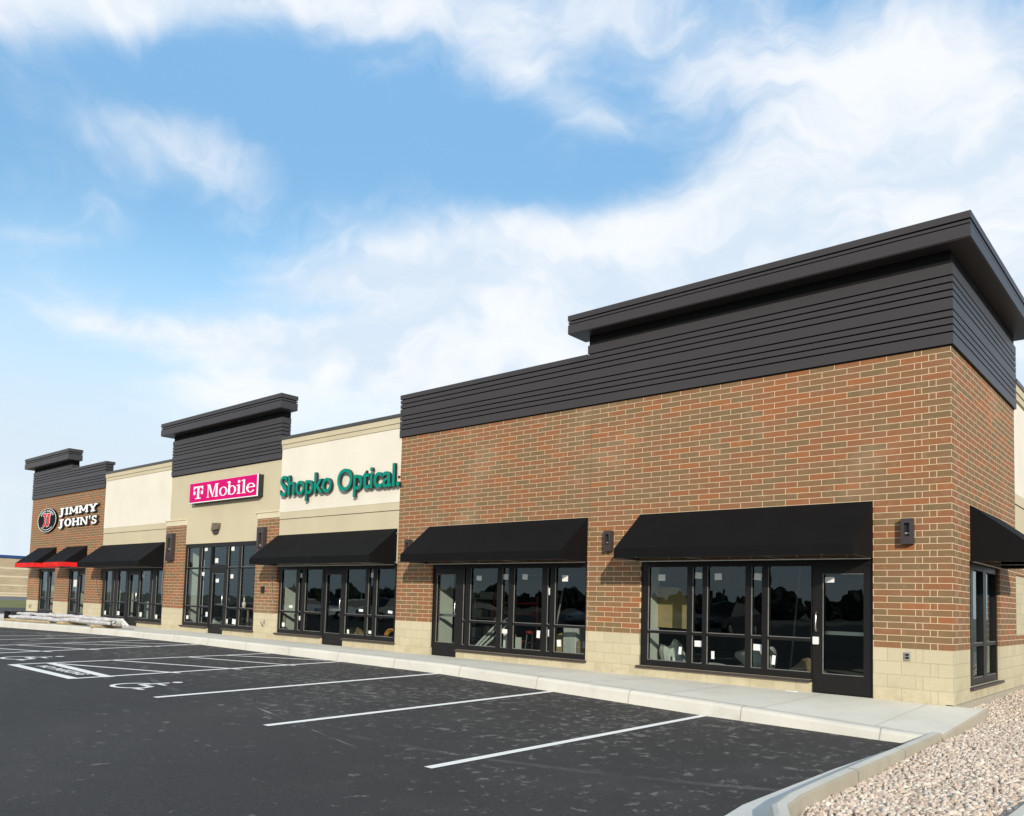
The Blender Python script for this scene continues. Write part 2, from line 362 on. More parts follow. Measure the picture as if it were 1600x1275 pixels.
# ------------------------------------------------------------------ mesh helpers
class MB:
    def __init__(s): s.v = []; s.f = []; s.mi = []
    def add(s, verts, faces, mi=0):
        o = len(s.v); s.v += [tuple(p) for p in verts]; s.f += [tuple(i+o for i in fc) for fc in faces]; s.mi += [mi]*len(faces)
    def box(s, x0, x1, y0, y1, z0, z1, mi=0):
        v = [(x0, y0, z0), (x1, y0, z0), (x1, y1, z0), (x0, y1, z0), (x0, y0, z1), (x1, y0, z1), (x1, y1, z1), (x0, y1, z1)]
        s.add(v, [(0, 3, 2, 1), (4, 5, 6, 7), (0, 1, 5, 4), (1, 2, 6, 5), (2, 3, 7, 6), (3, 0, 4, 7)], mi)
    def obox(s, M4, sx, sy, sz, mi=0):
        v = [M4 @ Vector((a*sx/2, b*sy/2, c*sz/2)) for a, b, c in ((-1, -1, -1), (1, -1, -1), (1, 1, -1), (-1, 1, -1), (-1, -1, 1), (1, -1, 1), (1, 1, 1), (-1, 1, 1))]
        s.add(v, [(0, 3, 2, 1), (4, 5, 6, 7), (0, 1, 5, 4), (1, 2, 6, 5), (2, 3, 7, 6), (3, 0, 4, 7)], mi)
    def quad(s, a, b, c, d, mi=0): s.add([a, b, c, d], [(0, 1, 2, 3)], mi)
    def prism(s, poly, axis, a, b, mi=0, mi_side=None):
        """extrude a 2-D polygon (counter-clockwise seen from -axis side) from a to b along axis"""
        n = len(poly)
        def P(p, t):
            return {0: (t, p[0], p[1]), 1: (p[0], t, p[1]), 2: (p[0], p[1], t)}[axis]
        v = [P(p, a) for p in poly]+[P(p, b) for p in poly]
        s.add(v, [tuple(range(n)), tuple(range(2*n-1, n-1, -1))], mi)
        s.add(v, [(i, i+n, (i+1) % n+n, (i+1) % n) for i in range(n)], mi if mi_side is None else mi_side)
    def tube(s, pts, r, n=8, mi=0, caps=True, radii=None):
        pts = [Vector(p) for p in pts]; rings = []
        up = Vector((0, 0, 1))
        for i, p in enumerate(pts):
            d = (pts[min(i+1, len(pts)-1)]-pts[max(i-1, 0)]).normalized()
            a = d.cross(up if abs(d.z) < .95 else Vector((1, 0, 0))).normalized(); b = a.cross(d)
            rr = radii[i] if radii else r
            rings.append([p+a*rr*math.cos(2*math.pi*k/n)+b*rr*math.sin(2*math.pi*k/n) for k in range(n)])
        v = [q for rg in rings for q in rg]; fs = []
        for i in range(len(pts)-1):
            for k in range(n): fs.append((i*n+k, i*n+(k+1) % n, (i+1)*n+(k+1) % n, (i+1)*n+k))
        if caps: fs += [tuple(range(n-1, -1, -1)), tuple((len(pts)-1)*n+k for k in range(n))]
        s.add(v, fs, mi)
    def lathe(s, prof, c, n=20, mi=0):
        v = []; fs = []
        for r, z in prof:
            for k in range(n): v.append((c[0]+r*math.cos(2*math.pi*k/n), c[1]+r*math.sin(2*math.pi*k/n), c[2]+z))
        for i in range(len(prof)-1):
            for k in range(n): fs.append((i*n+k, i*n+(k+1) % n, (i+1)*n+(k+1) % n, (i+1)*n+k))
        fs += [tuple(range(n-1, -1, -1)), tuple((len(prof)-1)*n+k for k in range(n))]
        s.add(v, fs, mi)
    def build(s, name, mats, parent=None, bevel=0.0, smooth=False, fix=True, **props):
        me = bpy.data.meshes.new(name); me.from_pydata(s.v, [], s.f)
        for mm in (mats if isinstance(mats, (list, tuple)) else [mats]): me.materials.append(mm)
        me.polygons.foreach_set('material_index', s.mi)
        if fix:
            bm = bmesh.new(); bm.from_mesh(me); bmesh.ops.recalc_face_normals(bm, faces=bm.faces)
            if bevel: bmesh.ops.bevel(bm, geom=[e for e in bm.edges], offset=bevel, segments=1, affect='EDGES', clamp_overlap=True)
            bm.to_mesh(me); bm.free()
        if smooth: me.polygons.foreach_set('use_smooth', [True]*len(me.polygons))
        me.update()
        o = bpy.data.objects.new(name, me); COL.objects.link(o)
        if parent: o.parent = parent
        for k, v in props.items(): o[k] = v
        return o
def thing(name, label, cat, loc=(0, 0, 0), group=None):
    o = bpy.data.objects.new(name, None); COL.objects.link(o); o.location = loc; o.empty_display_size = .2
    o['label'] = label; o['category'] = cat
    if group: o['group'] = group
    return o
def tag(o, label, cat, group=None):
    o['label'] = label; o['category'] = cat
    if group: o['group'] = group
    return o


# ------------------------------------------------------------------ ground
ZBX = [-70, -45, -32.6, -26.2, -21.4, -17.5, -13.7, -11, -8.1, -5.4, -2.6, -.2, 60]
ZBZ = [-.27, -.25, -.21, -.10, -.025, -.008, -.028, -.035, -.047, -.127, -.21, -.24, -.25]
def zb(x): return float(np.interp(x, ZBX, ZBZ))                          # asphalt height: the lot humps towards the accessible stalls
ZTX = [-45, -33.3, -26.8, -17.9, -12.1, -8.05, -5.6, -2.45, -.47, 0, 1]
ZTZ = [-.06, .018, .118, .184, .17, .148, .087, -.005, -.09, -.11, -.12]
def zt(x): return float(np.interp(x, ZTX, ZTZ))                          # top of kerb
ZWX = [-45, -39, -30, -18, -12, 0, 1]; ZWZ = [-.10, -.05, .07, .045, .03, .0, -.01]
def zw(x): return float(np.interp(x, ZWX, ZWZ))                          # walk surface at the wall

XS = sorted(set([-120, -90]+ZBX+list(np.arange(-68, 61, 2.0))))
mb = MB()
ys = [-90, -60, -40, -25, -14, -8, -2.70]
for i in range(len(XS)-1):
    for j in range(len(ys)-1):
        a, b = XS[i], XS[i+1]
        mb.quad((a, ys[j], zb(a)), (b, ys[j], zb(b)), (b, ys[j+1], zb(b)), (a, ys[j+1], zb(a)))
mb.build('parking_lot', M['asphalt'], kind='structure')

def strip(name, mat, xs, secs, **k):
    """sweep cross-sections: secs(x) -> list of (y, z)"""
    m = MB(); rows = [[(x, y, z) for y, z in secs(x)] for x in xs]
    for a, b in zip(rows[:-1], rows[1:]):
        for p in range(len(a)-1): m.quad(a[p], b[p], b[p+1], a[p+1])
    return m.build(name, mat, fix=False, **k)
xs = list(np.arange(-62, .01, .5))+[.36]
walk = strip('sidewalk', M['walk'], xs, lambda x: [(-2.56, zt(x)-.003), (-1.3, (zt(x)+zw(x))/2), (.03, zw(x))], kind='structure')
m = MB()                                                                    # slab edge by the gravel, rounded at the outer corner
edge = [(.40, .25), (.41, -.1), (.42, -.9), (.43, -1.7), (.438, -2.60)]
for (x0, y0), (x1, y1) in zip(edge[:-1], edge[1:]):
    def zz(y): return zw(0)+(zt(0)-zw(0))*min(1, max(0, -y/2.56))-.003
    m.quad((.30, y0, zz(y0)+.001), (.30, y1, zz(y1)+.001), (x1-.02, y1, zz(y1)), (x0-.02, y0, zz(y0)))
    m.quad((x0-.02, y0, zz(y0)), (x1-.02, y1, zz(y1)), (x1, y1, zz(y1)-.02), (x0, y0, zz(y0)-.02), 1)
    m.quad((x0, y0, zz(y0)-.02), (x1, y1, zz(y1)-.02), (x1+.02, y1, -.4), (x0+.02, y0, -.4), 1)
m.build('sidewalk_edge', [M['walk'], M['dirty']], fix=False, kind='structure')
def kerb_sec(x):
    t, b = zt(x), zb(x)
    return [(-2.775, b-.05), (-2.765, b), (-2.745, t-.05), (-2.725, t-.018), (-2.69, t-.002), (-2.555, t)]
strip('kerb', M['kerb'], xs[:-1]+[.30], kerb_sec, kind='structure')
m = MB()                                                                    # kerb joints and slab joints: thin dark sealed saw cuts
for x in np.arange(-60.4-.22, .3, 1.83):
    a = kerb_sec(x)[1:]; n_ = len(a)
    for p in range(n_-1):
        m.quad((x-.006+.01*math.sin(p), a[p][0]-.003, a[p][1]+.003), (x+.006+.01*math.sin(p), a[p][0]-.003, a[p][1]+.003), (x+.006+.01*math.sin(p+1), a[p+1][0]-.003, a[p+1][1]+.003), (x-.006+.01*math.sin(p+1), a[p+1][0]-.003, a[p+1][1]+.003))
m.build('kerb_joints', M['joint'], fix=False, kind='structure')
m = MB()
for x in np.arange(-58.1, .3, 1.52):
    m.quad((x-.004, -2.55, zt(x)+.001), (x+.004, -2.55, zt(x)+.001), (x+.004, -.01, zw(x)+.004), (x-.004, -.01, zw(x)+.004))
x_ = list(np.arange(-60, .2, 1.0))
for a, b in zip(x_[:-1], x_[1:]):
    m.quad((a, -2.562, zt(a)+.003), (b, -2.562, zt(b)+.003), (b, -2.548, zt(b)+.003), (a, -2.548, zt(a)+.003))
m.build('sidewalk_joints', plain('walk_joint', (.30, .29, .27), .9), fix=False, kind='structure')

# island kerb running towards the camera and round the gravel bed
path = [(.355, -2.58), (.385, -3.6), (.41, -5.2), (.445, -6.6), (.475, -7.35), (.535, -7.75), (.68, -8.06), (.90, -8.27), (1.18, -8.32), (1.46, -8.22), (1.68, -7.98), (1.80, -7.55), (1.86, -6.9), (1.88, -6.1), (2.15, -5.0), (4.6, -3.0), (9.0, -1.0), (16.0, 1.5)]
def sweep(path, sec, mats, name, mis, **k):
    P = [Vector((x, y, 0)) for x, y in path]; rows = []
    for i, p in enumerate(P):
        d = (P[min(i+1, len(P)-1)]-P[max(i-1, 0)]).normalized(); nrm = Vector((d.y, -d.x, 0))   # nrm points to the outer (asphalt) side
        rows.append([(p.x+nrm.x*o, p.y+nrm.y*o, z) for o, z in sec(i, p)])
    m = MB()
    for a, b in zip(rows[:-1], rows[1:]):
        for q in range(len(a)-1): m.quad(a[q], b[q], b[q+1], a[q+1], mis[q])
    return m.build(name, mats, fix=False, **k)
def isec(i, p):
    b = zb(0); g = [.16, .22, .27, .29, .31, .32, .32, .32, .32, .32, .32, .32, .32, .32, .32, .32, .32, .32][i]
    return [(.085+g, b+.006), (.10, b+.002), (.075, b+.10), (.055, b+.145), (.02, b+.160), (-.05, b+.158), (-.075, b+.145), (-.085, b-.1)]
sweep(path, isec, [M['gutter'], M['kerb'], M['dirty']], 'island_kerb', [0, 1, 1, 1, 1, 2, 2], kind='structure')
m = MB()
for k_, (px_, py_) in enumerate(((.425, -5.9), (.395, -4.3))):
    m.quad((px_-.08, py_-.006, zb(0)+.163), (px_-.08, py_+.006, zb(0)+.163), (px_+.08, py_+.006, zb(0)+.163), (px_+.08, py_-.006, zb(0)+.163))
    m.quad((px_+.088, py_-.006, zb(0)+.15), (px_+.088, py_+.006, zb(0)+.15), (px_+.092, py_+.006, zb(0)+.0), (px_+.092, py_-.006, zb(0)+.0))
m.build('island_kerb_joints', M['joint'], fix=False, kind='structure')

# gravel bed beside the gable
def gz(x, y): return float(np.interp(y, [-9, -6, -3, 0, 6, 22], [-.185, -.165, -.145, -.125, -.085, -.06])) - .065*max(0.0, 1-max(0.0, x-.45)/.9)*(1 if y < 0 else max(0.0, 1-y/1.5)) + .012*math.sin(x*3.1+y*1.7)
bedpoly = [(.45, -2.5), (.47, -5.2), (.53, -7.3), (.70, -7.9), (.95, -8.18), (1.4, -8.12), (1.62, -7.85), (1.74, -7.5), (1.79, -6.9), (1.81, -6.1), (2.08, -5.0), (4.5, -2.95), (8.9, -.9), (15.9, 1.6), (15.9, 24), (-.01, 24), (-.01, .0), (.39, .0)]
me = bpy.data.meshes.new('gravel_bed'); bm = bmesh.new()
bm.faces.new([bm.verts.new((x, y, 0)) for x, y in bedpoly]); bmesh.ops.triangulate(bm, faces=bm.faces)
bmesh.ops.subdivide_edges(bm, edges=bm.edges, cuts=5, use_grid_fill=True)
for v in bm.verts: v.co.z = gz(v.co.x, v.co.y)-.012
bm.to_mesh(me); bm.free(); me.materials.append(M['bed'])
o = bpy.data.objects.new('gravel_bed', me); COL.objects.link(o); o['kind'] = 'structure'

def inside(x, y, poly):
    c = False; n = len(poly)
    for i in range(n):
        x1, y1 = poly[i]; x2, y2 = poly[(i+1) % n]
        if (y1 > y) != (y2 > y) and x < (x2-x1)*(y-y1)/(y2-y1)+x1: c = not c
    return c
pts = []
def scatter(x0, x1, y0, y1, dens):
    n = int((x1-x0)*(y1-y0)*dens)
    for x, y in rng.random((n, 2))*np.array([x1-x0, y1-y0])+np.array([x0, y0]):
        if inside(x, y, bedpoly) and not (x < .42 and y < .1): pts.append((x, y, gz(x, y)+.004+.012*rng.random()))
scatter(.4, 4.2, -8.4, -1.0, 900); scatter(.0, 7.0, -1.0, 6.0, 620); scatter(4.2, 8.0, -4, -1, 300); scatter(0, 8, 6, 14, 160)
pm = bpy.data.meshes.new('gravel'); pm.from_pydata(pts, [], []); pm.materials.append(M['stone'])
go = bpy.data.objects.new('gravel', pm); COL.objects.link(go); go['kind'] = 'stuff'
tag(go, 'loose pale pink and tan river stones beside the gable wall', 'gravel')
ng = bpy.data.node_groups.new('stones', 'GeometryNodeTree')
ng.interface.new_socket('Geometry', in_out='INPUT', socket_type='NodeSocketGeometry'); ng.interface.new_socket('Geometry', in_out='OUTPUT', socket_type='NodeSocketGeometry')
G = NT(ng); gi = G.n('NodeGroupInput'); gout = G.n('NodeGroupOutput')
protos = []
for k in range(4):
    ico = G.n('GeometryNodeMeshIcoSphere', None, Radius=.5, Subdivisions=3)
    p_ = G.n('GeometryNodeInputPosition')
    nz = G.n('ShaderNodeTexNoise', {'noise_dimensions': '4D'}, Vector=p_.outputs[0], W=float(k*5.3), Scale=1.7, Detail=2.0)
    off = G.n('ShaderNodeVectorMath', {'operation': 'SUBTRACT'}, i0=nz.outputs['Color'], i1=(.5, .5, .5))
    of2 = G.n('ShaderNodeVectorMath', {'operation': 'SCALE'}, i0=off.outputs[0], Scale=.5)
    sp = G.n('GeometryNodeSetPosition', None, Geometry=ico.outputs[0], Offset=of2.outputs[0])
    sm = G.n('GeometryNodeSetMaterial', {}, Geometry=sp.outputs[0]); sm.inputs['Material'].default_value = M['stone']
    ss = G.n('GeometryNodeSetShadeSmooth', None, Geometry=sm.outputs[0])
    protos.append(ss.outputs[0])
g2i = G.n('GeometryNodeGeometryToInstance')
for p_ in protos: ng.links.new(p_, g2i.inputs[0])
rr = G.n('FunctionNodeRandomValue', {'data_type': 'FLOAT_VECTOR'}); rr.inputs[0].default_value = (0, 0, 0); rr.inputs[1].default_value = (6.28, 6.28, 6.28)
rs = G.n('FunctionNodeRandomValue', {'data_type': 'FLOAT_VECTOR'}); rs.inputs[0].default_value = (.024, .022, .019); rs.inputs[1].default_value = (.080, .069, .058)
rs.inputs['Seed'].default_value = 3
ri = G.n('FunctionNodeRandomValue', {'data_type': 'INT'}); ri.inputs[4].default_value = 0; ri.inputs[5].default_value = 3; ri.inputs['Seed'].default_value = 9
iop = G.n('GeometryNodeInstanceOnPoints', None, Points=gi.outputs[0], Instance=g2i.outputs[0], Rotation=rr.outputs[0], Scale=rs.outputs[0])
iop.inputs['Pick Instance'].default_value = True; ng.links.new(ri.outputs[2], iop.inputs['Instance Index'])
ng.links.new(iop.outputs[0], gout.inputs[0])
go.modifiers.new('stones', 'NODES').node_group = ng

# land beyond the left end of the building
def zs(x): return -.1+.0128*(-45-x)-.012
m = MB(); X_ = [-47, -52, -60, -75, -95, -160, -400]
for a, b in zip(X_[:-1], X_[1:]): m.quad((a, -2.7, zs(a) if a > -95 else zs(-95)), (a, 300, zs(max(a, -95))), (b, 300, zs(max(b, -95))), (b, -2.7, zs(max(b, -95))))
m.build('far_ground', M['soil'], fix=False, kind='structure')
def patch(name, mat, x0, x1, y0, y1, up, **k):
    m = MB(); m.quad((x0, y0, zs(x0)+up), (x1, y0, zs(x1)+up), (x1, y1, zs(x1)+up), (x0, y1, zs(x0)+up)); return m.build(name, mat, fix=False, kind='structure')
patch('road', M['road'], -86, -75.5, -2.5, 120, .006)
patch('grass_verge', M['grass'], -75.4, -54, -2.5, 120, .010)
patch('dark_ground', M['dark_strip'], -56, -47.2, .9, 120, .016)  # dark strip of ground along the edge of the grass
m = MB(); m.box(-47.2, -43.4, -2.5, 30, -.3, -.095); m.build('kerb_far_walk', M['kerb'], kind='structure')
m = MB(); m.quad((-43.4, .0, -.112), (-37, .0, -.112), (-37, 40, -.112), (-43.4, 40, -.112)); m.build('side_walk', M['walk'], fix=False, kind='structure')
# wide ground under everything, reaching the horizon
m = MB(); m.quad((-900, -900, -.6), (900, -900, -.6), (900, 900, -.6), (-900, 900, -.6)); m.build('ground', M['soil'], fix=False, kind='structure')


# ------------------------------------------------------------------ painted markings
def line_marking(name, a, b, wdt, mat=None):
    m = MB(); A = Vector((a[0], a[1], 0)); B = Vector((b[0], b[1], 0)); d = B-A; L = d.length; d /= L; nrm = Vector((-d.y, d.x, 0))*wdt/2
    k = max(1, int(L/.8))
    for i in range(k):
        p = A+d*L*i/k; q = A+d*L*(i+1)/k; c = [p-nrm, q-nrm, q+nrm, p+nrm]
        m.quad(*[(v.x, v.y, zb(v.x)+.005) for v in c])
    return m.build(name, mat or M['paint'], fix=False, kind='structure')
for a, b in (((-2.49, -8.43), (-2.60, -2.79)), ((-5.07, -8.5), (-5.37, -2.79)), ((-7.55, -8.6), (-8.08, -2.79)), ((-10.20, -8.63), (-11.05, -2.79)), ((-13.0, -8.6), (-13.72, -2.79)),
             ((-15.58, -8.5), (-17.1, -2.79)), ((-17.75, -8.3), (-19.5, -2.79)), ((-20.2, -8.4), (-21.3, -2.79)), ((-23.1, -8.4), (-22.9, -2.79)), ((.27, -8.05), (.27, -8.04))):
    if b[1]-a[1] > 1: line_marking('parking_line', a, b, .10)
for a, b in (((-12.86, -7.86), (-10.26, -6.84)), ((-13.26, -6.74), (-10.42, -5.57)), ((-13.44, -5.05), (-10.68, -4.20)), ((-13.52, -4.05), (-11.47, -2.84)),
             ((-18.0, -8.05), (-15.72, -6.95)), ((-18.1, -6.85), (-15.95, -5.85)), ((-18.35, -5.7), (-16.6, -4.1)), ((-18.9, -4.6), (-16.9, -3.0))):
    line_marking('hatch_line', a, b, .095)
line_marking('box_line', (-13.02, -8.58), (-10.17, -8.62), .17); line_marking('box_line', (-13.08, -7.93), (-10.18, -8.08), .17)


def txt_mesh(body, size, extrude, bold=0.0, spacing=1.0):
    cu = bpy.data.curves.new('lettering', 'FONT'); cu.body = body; cu.size = size; cu.extrude = extrude; cu.offset = bold; cu.space_character = spacing
    ob = bpy.data.objects.new('lettering', cu); COL.objects.link(ob)
    dg = bpy.context.evaluated_depsgraph_get(); me = bpy.data.meshes.new_from_object(ob.evaluated_get(dg))
    bpy.data.objects.remove(ob); bpy.data.curves.remove(cu)
    return me
me = txt_mesh('NO PARKING', .38, 0, .012, 1.05)
xsv = [v.co.x for v in me.vertices]; w0 = max(xsv)-min(xsv); x0 = min(xsv)
for v in me.vertices:
    X = -12.55+(v.co.x-x0)/w0*1.85; v.co = (X, -8.40+v.co.y*.72+.05, zb(X)+.005)
me.materials.clear(); me.materials.append(M['paint'])
o = bpy.data.objects.new('lot_lettering', me); COL.objects.link(o); o['kind'] = 'structure'

def wheelchair(name, cx, cy, s):
    """painted accessible-stall symbol: wheel arc, seat and leg, back and arm, head"""
    m = MB()
    def zq(x): return zb(x)+.006
    def Q(pts): m.add([(cx+s*x, cy+s*y, zq(cx+s*x)) for x, y in pts], [tuple(range(len(pts)))])
    n = 22; r0, r1 = .34, .43
    for i in range(n):
        a0 = math.radians(115+ (245)*i/n); a1 = math.radians(115+245*(i+1)/n)
        Q([(r0*math.cos(a0), r0*math.sin(a0)), (r1*math.cos(a0), r1*math.sin(a0)), (r1*math.cos(a1), r1*math.sin(a1)), (r0*math.cos(a1), r0*math.sin(a1))])
    Q([(-.13, .10), (-.03, .10), (-.06, .72), (-.16, .72)]); Q([(-.03, .10), (.36, .10), (.36, .20), (-.04, .20)])
    Q([(.36, .20), (.27, .10), (.46, -.28), (.56, -.24)]); Q([(.48, -.28), (.70, -.20), (.67, -.12), (.45, -.2)])
    Q([(-.06, .42), (.26, .42), (.26, .50), (-.07, .50)])
    Q([(-.11+.10*math.cos(math.radians(a)), .88+.10*math.sin(math.radians(a))) for a in range(0, 360, 30)])
    return m.build(name, M['paint'], fix=False, kind='structure')
wheelchair('accessible_symbol', -8.85, -8.27, .80); wheelchair('accessible_symbol', -14.35, -8.0, .85)


# ------------------------------------------------------------------ the shop building
B = thing('retail_building', 'long single storey brick and stucco shop row with dark metal parapets', 'building')
BX0, BX1 = -38.19, 0.0
def wall_grid(name, mats, u0, u1, z0, z1, holes, plane, at, depth, parent=B):
    """wall in plane 'y' (front) or 'x' (gable) with rectangular openings and their reveals"""
    us = sorted(set([u0, u1]+[h for q in holes for h in q[:2] if u0 < h < u1])); zs_ = sorted(set([z0, z1]+[h for q in holes for h in q[2:] if z0 < h < z1]))
    def hole(u, z): return any(q[0] < u < q[1] and q[2] < z < q[3] for q in holes)
    def P(u, d, z): return (u, at+d, z) if plane == 'y' else (at-d, u, z)
    m = MB()
    nu, nz = len(us)-1, len(zs_)-1
    full = [[not hole((us[i]+us[i+1])/2, (zs_[j]+zs_[j+1])/2) for j in range(nz)] for i in range(nu)]
    for i in range(nu):
        for j in range(nz):
            if not full[i][j]: continue
            a, b, c, d = us[i], us[i+1], zs_[j], zs_[j+1]
            if plane == 'y': m.quad(P(a, 0, c), P(b, 0, c), P(b, 0, d), P(a, 0, d)); m.quad(P(a, depth, c), P(a, depth, d), P(b, depth, d), P(b, depth, c))
            else: m.quad(P(a, 0, c), P(b, 0, c), P(b, 0, d), P(a, 0, d)); m.quad(P(a, depth, c), P(a, depth, d), P(b, depth, d), P(b, depth, c))
            for (di, dj, e0, e1) in ((-1, 0, (a, c), (a, d)), (1, 0, (b, d), (b, c)), (0, -1, (b, c), (a, c)), (0, 1, (a, d), (b, d))):
                ii, jj = i+di, j+dj
                if 0 <= ii < nu and 0 <= jj < nz and full[ii][jj]: continue
                if di and abs(e0[0]) < 1e-6: continue          # the two wall leaves meet at the building corner without end caps
                m.quad(P(e0[0], 0, e0[1]), P(e0[0], depth, e0[1]), P(e1[0], depth, e1[1]), P(e1[0], 0, e1[1]))
    return m.build(name, mats, parent, fix=False)

ZB = 8*4*IN          # top of the block base, 0.8128
ZT = 54*4*IN         # top of the brickwork, 5.486
HD = 2.24            # head of the shop windows
WT = .30
# openings (x0, x1, z0, z1)
A_ = [(-5.385, -2.10, .215, HD), (-2.10, -1.125, -.2, HD)]
B_ = [(-11.20, -10.32, -.2, HD), (-10.32, -6.645, .215, HD)]
C_ = [(-17.75, -15.57, .255, HD), (-15.57, -14.60, -.2, HD), (-14.60, -12.49, .255, HD)]
D_ = [(-23.48, -21.76, .25, 3.02), (-21.76, -20.78, -.2, 3.02), (-20.78, -19.00, .25, 3.02)]
E_ = [(-30.08, -27.82, .25, HD), (-27.82, -26.86, -.2, HD), (-26.86, -24.93, .25, HD)]
F_ = [(-36.86, -34.98, .30, HD)]
G_ = [(-33.45, -32.45, .28, HD), (-32.45, -31.72, -.2, HD)]
HOLES = A_+B_+C_+D_+E_+F_+G_
XM = -12.475         # left edge of the big brick front
wall_grid('block_base', M['block_front'], XM, 0, -.25, ZB, HOLES, 'y', 0, WT)
wall_grid('block_base', M['block_front'], -30.22, XM, -.25, ZB, HOLES, 'y', .015, WT)
wall_grid('block_base', M['block_front'], BX0, -30.22, -.25, ZB, HOLES, 'y', 0, WT)
wall_grid('brick_wall', M['brick_front'], XM, 0, ZB, ZT, HOLES, 'y', 0, WT)
wall_grid('brick_wall', M['brick_front'], BX0, -30.22, ZB, ZT, HOLES, 'y', 0, WT)
wall_grid('brick_pier', M['brick_front'], -19.0, -17.84, ZB, 3.685, HOLES, 'y', 0, WT); wall_grid('brick_pier', M['brick_front'], -24.90, -23.48, ZB, 3.685, HOLES, 'y', 0, WT)
for a, b in ((-19.03, -17.84), (-24.90, -23.46)):
    m = MB(); m.box(a+.02, b, -.012, .25, 3.69, 3.86); m.box(a-.05, b, -.035, .25, 3.863, 3.90)
    m.build('pier_cap', M['trim_tan'], B)
wall_grid('stucco_wall', M['tan'], -17.835, XM-.003, HD, 3.62, [], 'y', .022, WT)
wall_grid('stucco_wall', M['tan'], -30.21, -24.905, HD, 3.62, [], 'y', .022, WT)
wall_grid('stucco_wall', M['tan'], -24.66, -17.846, 3.02, 5.47, [(-19.03, -17.0, 2.9, 3.90), (-25, -23.46, 2.9, 3.90)], 'y', .02, WT)
m = MB(); m.box(-18.99, -17.85, .05, .3, 3.86, 3.91); m.build('stucco_infill', M['tan'], B)
for a, b in ((-17.835, XM-.003), (-30.21, -24.70)):                   # cream sign panels with tan bands and coping
    m = MB(); m.box(a, b, .006, .3, 3.83, 5.74); m.build('sign_panel', M['cream'], B)
    m = MB(); m.box(a, b, .012, .3, 3.625, 3.827, 0); m.box(a, b, .014, .3, 3.612, 3.620, 1); m.build('stucco_band', [M['tan2'], M['gap_shade']], B)
    m = MB(); m.box(a, b, -.012, .3, 5.743, 5.868); m.box(a, b, -.035, .3, 5.872, 6.02); m.build('cornice_band', M['tan2'], B)
    m = MB(); m.box(a-.0, b, -.06, .34, 6.022, 6.105); m.build('coping', M['coping'], B)
m = MB(); m.box(-24.90, -24.66, .02, .3, 3.91, 5.47); m.build('stucco_wall', M['tan'], B)
# control joint in the big brick front
m = MB(); m.box(-6.612, -6.600, -.002, .01, 3.14, ZT-.01); m.build('control_joint', plain('sealant', (.16, .09, .06), .8), B)
# gable wall (x = 0) and beyond
GH = [(1.12, 3.52, .215, HD)]
GE = 5.10
wall_grid('gable_block_base', M['block_side'], .0, 22, -.25, ZB, GH, 'x', 0, WT)
wall_grid('gable_brick_wall', M['brick_side'], .0, GE, ZB, ZT, GH, 'x', 0, WT)
wall_grid('gable_brick_band', M['brick_side'], GE, 22, ZB, .995, [], 'x', -.001, WT); wall_grid('gable_brick_band', M['brick_side'], GE, 22, 2.19, 2.34, [], 'x', -.001, WT)
wall_grid('gable_block_panel', M['block_side'], GE, 22, .995, 2.19, [], 'x', -.03, WT)
wall_grid('gable_stucco_wall', M['tan'], GE, 22, 2.34, 3.62, [], 'x', -.03, WT); wall_grid('gable_stucco_wall', M['cream'], GE, 22, 3.62, 5.74, [], 'x', -.03, WT)
m = MB(); m.box(-.3, .0-.02, GE+.002, 22, 3.62, 3.83, 0); m.box(-.3, -.018, GE+.002, 22, 3.606, 3.618, 1); m.build('gable_band', [M['tan2'], M['gap_shade']], B)
m = MB(); m.box(-.3, .012, GE+.002, 22, 5.743, 5.868); m.box(-.3, .035, GE+.002, 22, 5.872, 6.02); m.build('gable_cornice_band', M['tan2'], B)
m = MB(); m.box(-.34, .06, GE+.002, 22, 6.022, 6.105); m.build('gable_coping', M['coping'], B)
m = MB(); m.box(-.1, .045, .0, 22, -.3, .012); m.build('foundation', M['dirty'], B)
# rest of the shell
m = MB(); m.box(BX0, -.32, .32, 22, 5.30, 5.45); m.build('roof', plain('roof_membrane', (.5, .5, .48), .9), B)
m = MB(); m.box(BX0, BX0+.3, .31, 22, -.25, 5.3); m.build('end_wall', M['brick_side'], B)
m = MB(); m.box(BX0, 0, 21.7, 21.98, -.25, 5.3); m.build('rear_wall', M['tan'], B)
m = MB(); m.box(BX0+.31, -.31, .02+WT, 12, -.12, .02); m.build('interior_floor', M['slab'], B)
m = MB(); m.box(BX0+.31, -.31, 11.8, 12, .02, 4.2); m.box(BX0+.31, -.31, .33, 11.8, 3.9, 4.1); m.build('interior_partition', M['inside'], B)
for x in (-5.42, -11.24, -17.80, -23.53, -30.13, -36.91, -33.5):
    m = MB(); m.box(x-.12, x, WT+.02, WT+.50, .02, 3.88); m.build('drywall_return', M['drywall'], B)
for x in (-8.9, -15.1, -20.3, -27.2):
    m = MB(); m.box(x-.05, x+.05, 5.0, 11.8, .02, 3.88); m.build('partition_wall', M['inside'], B)

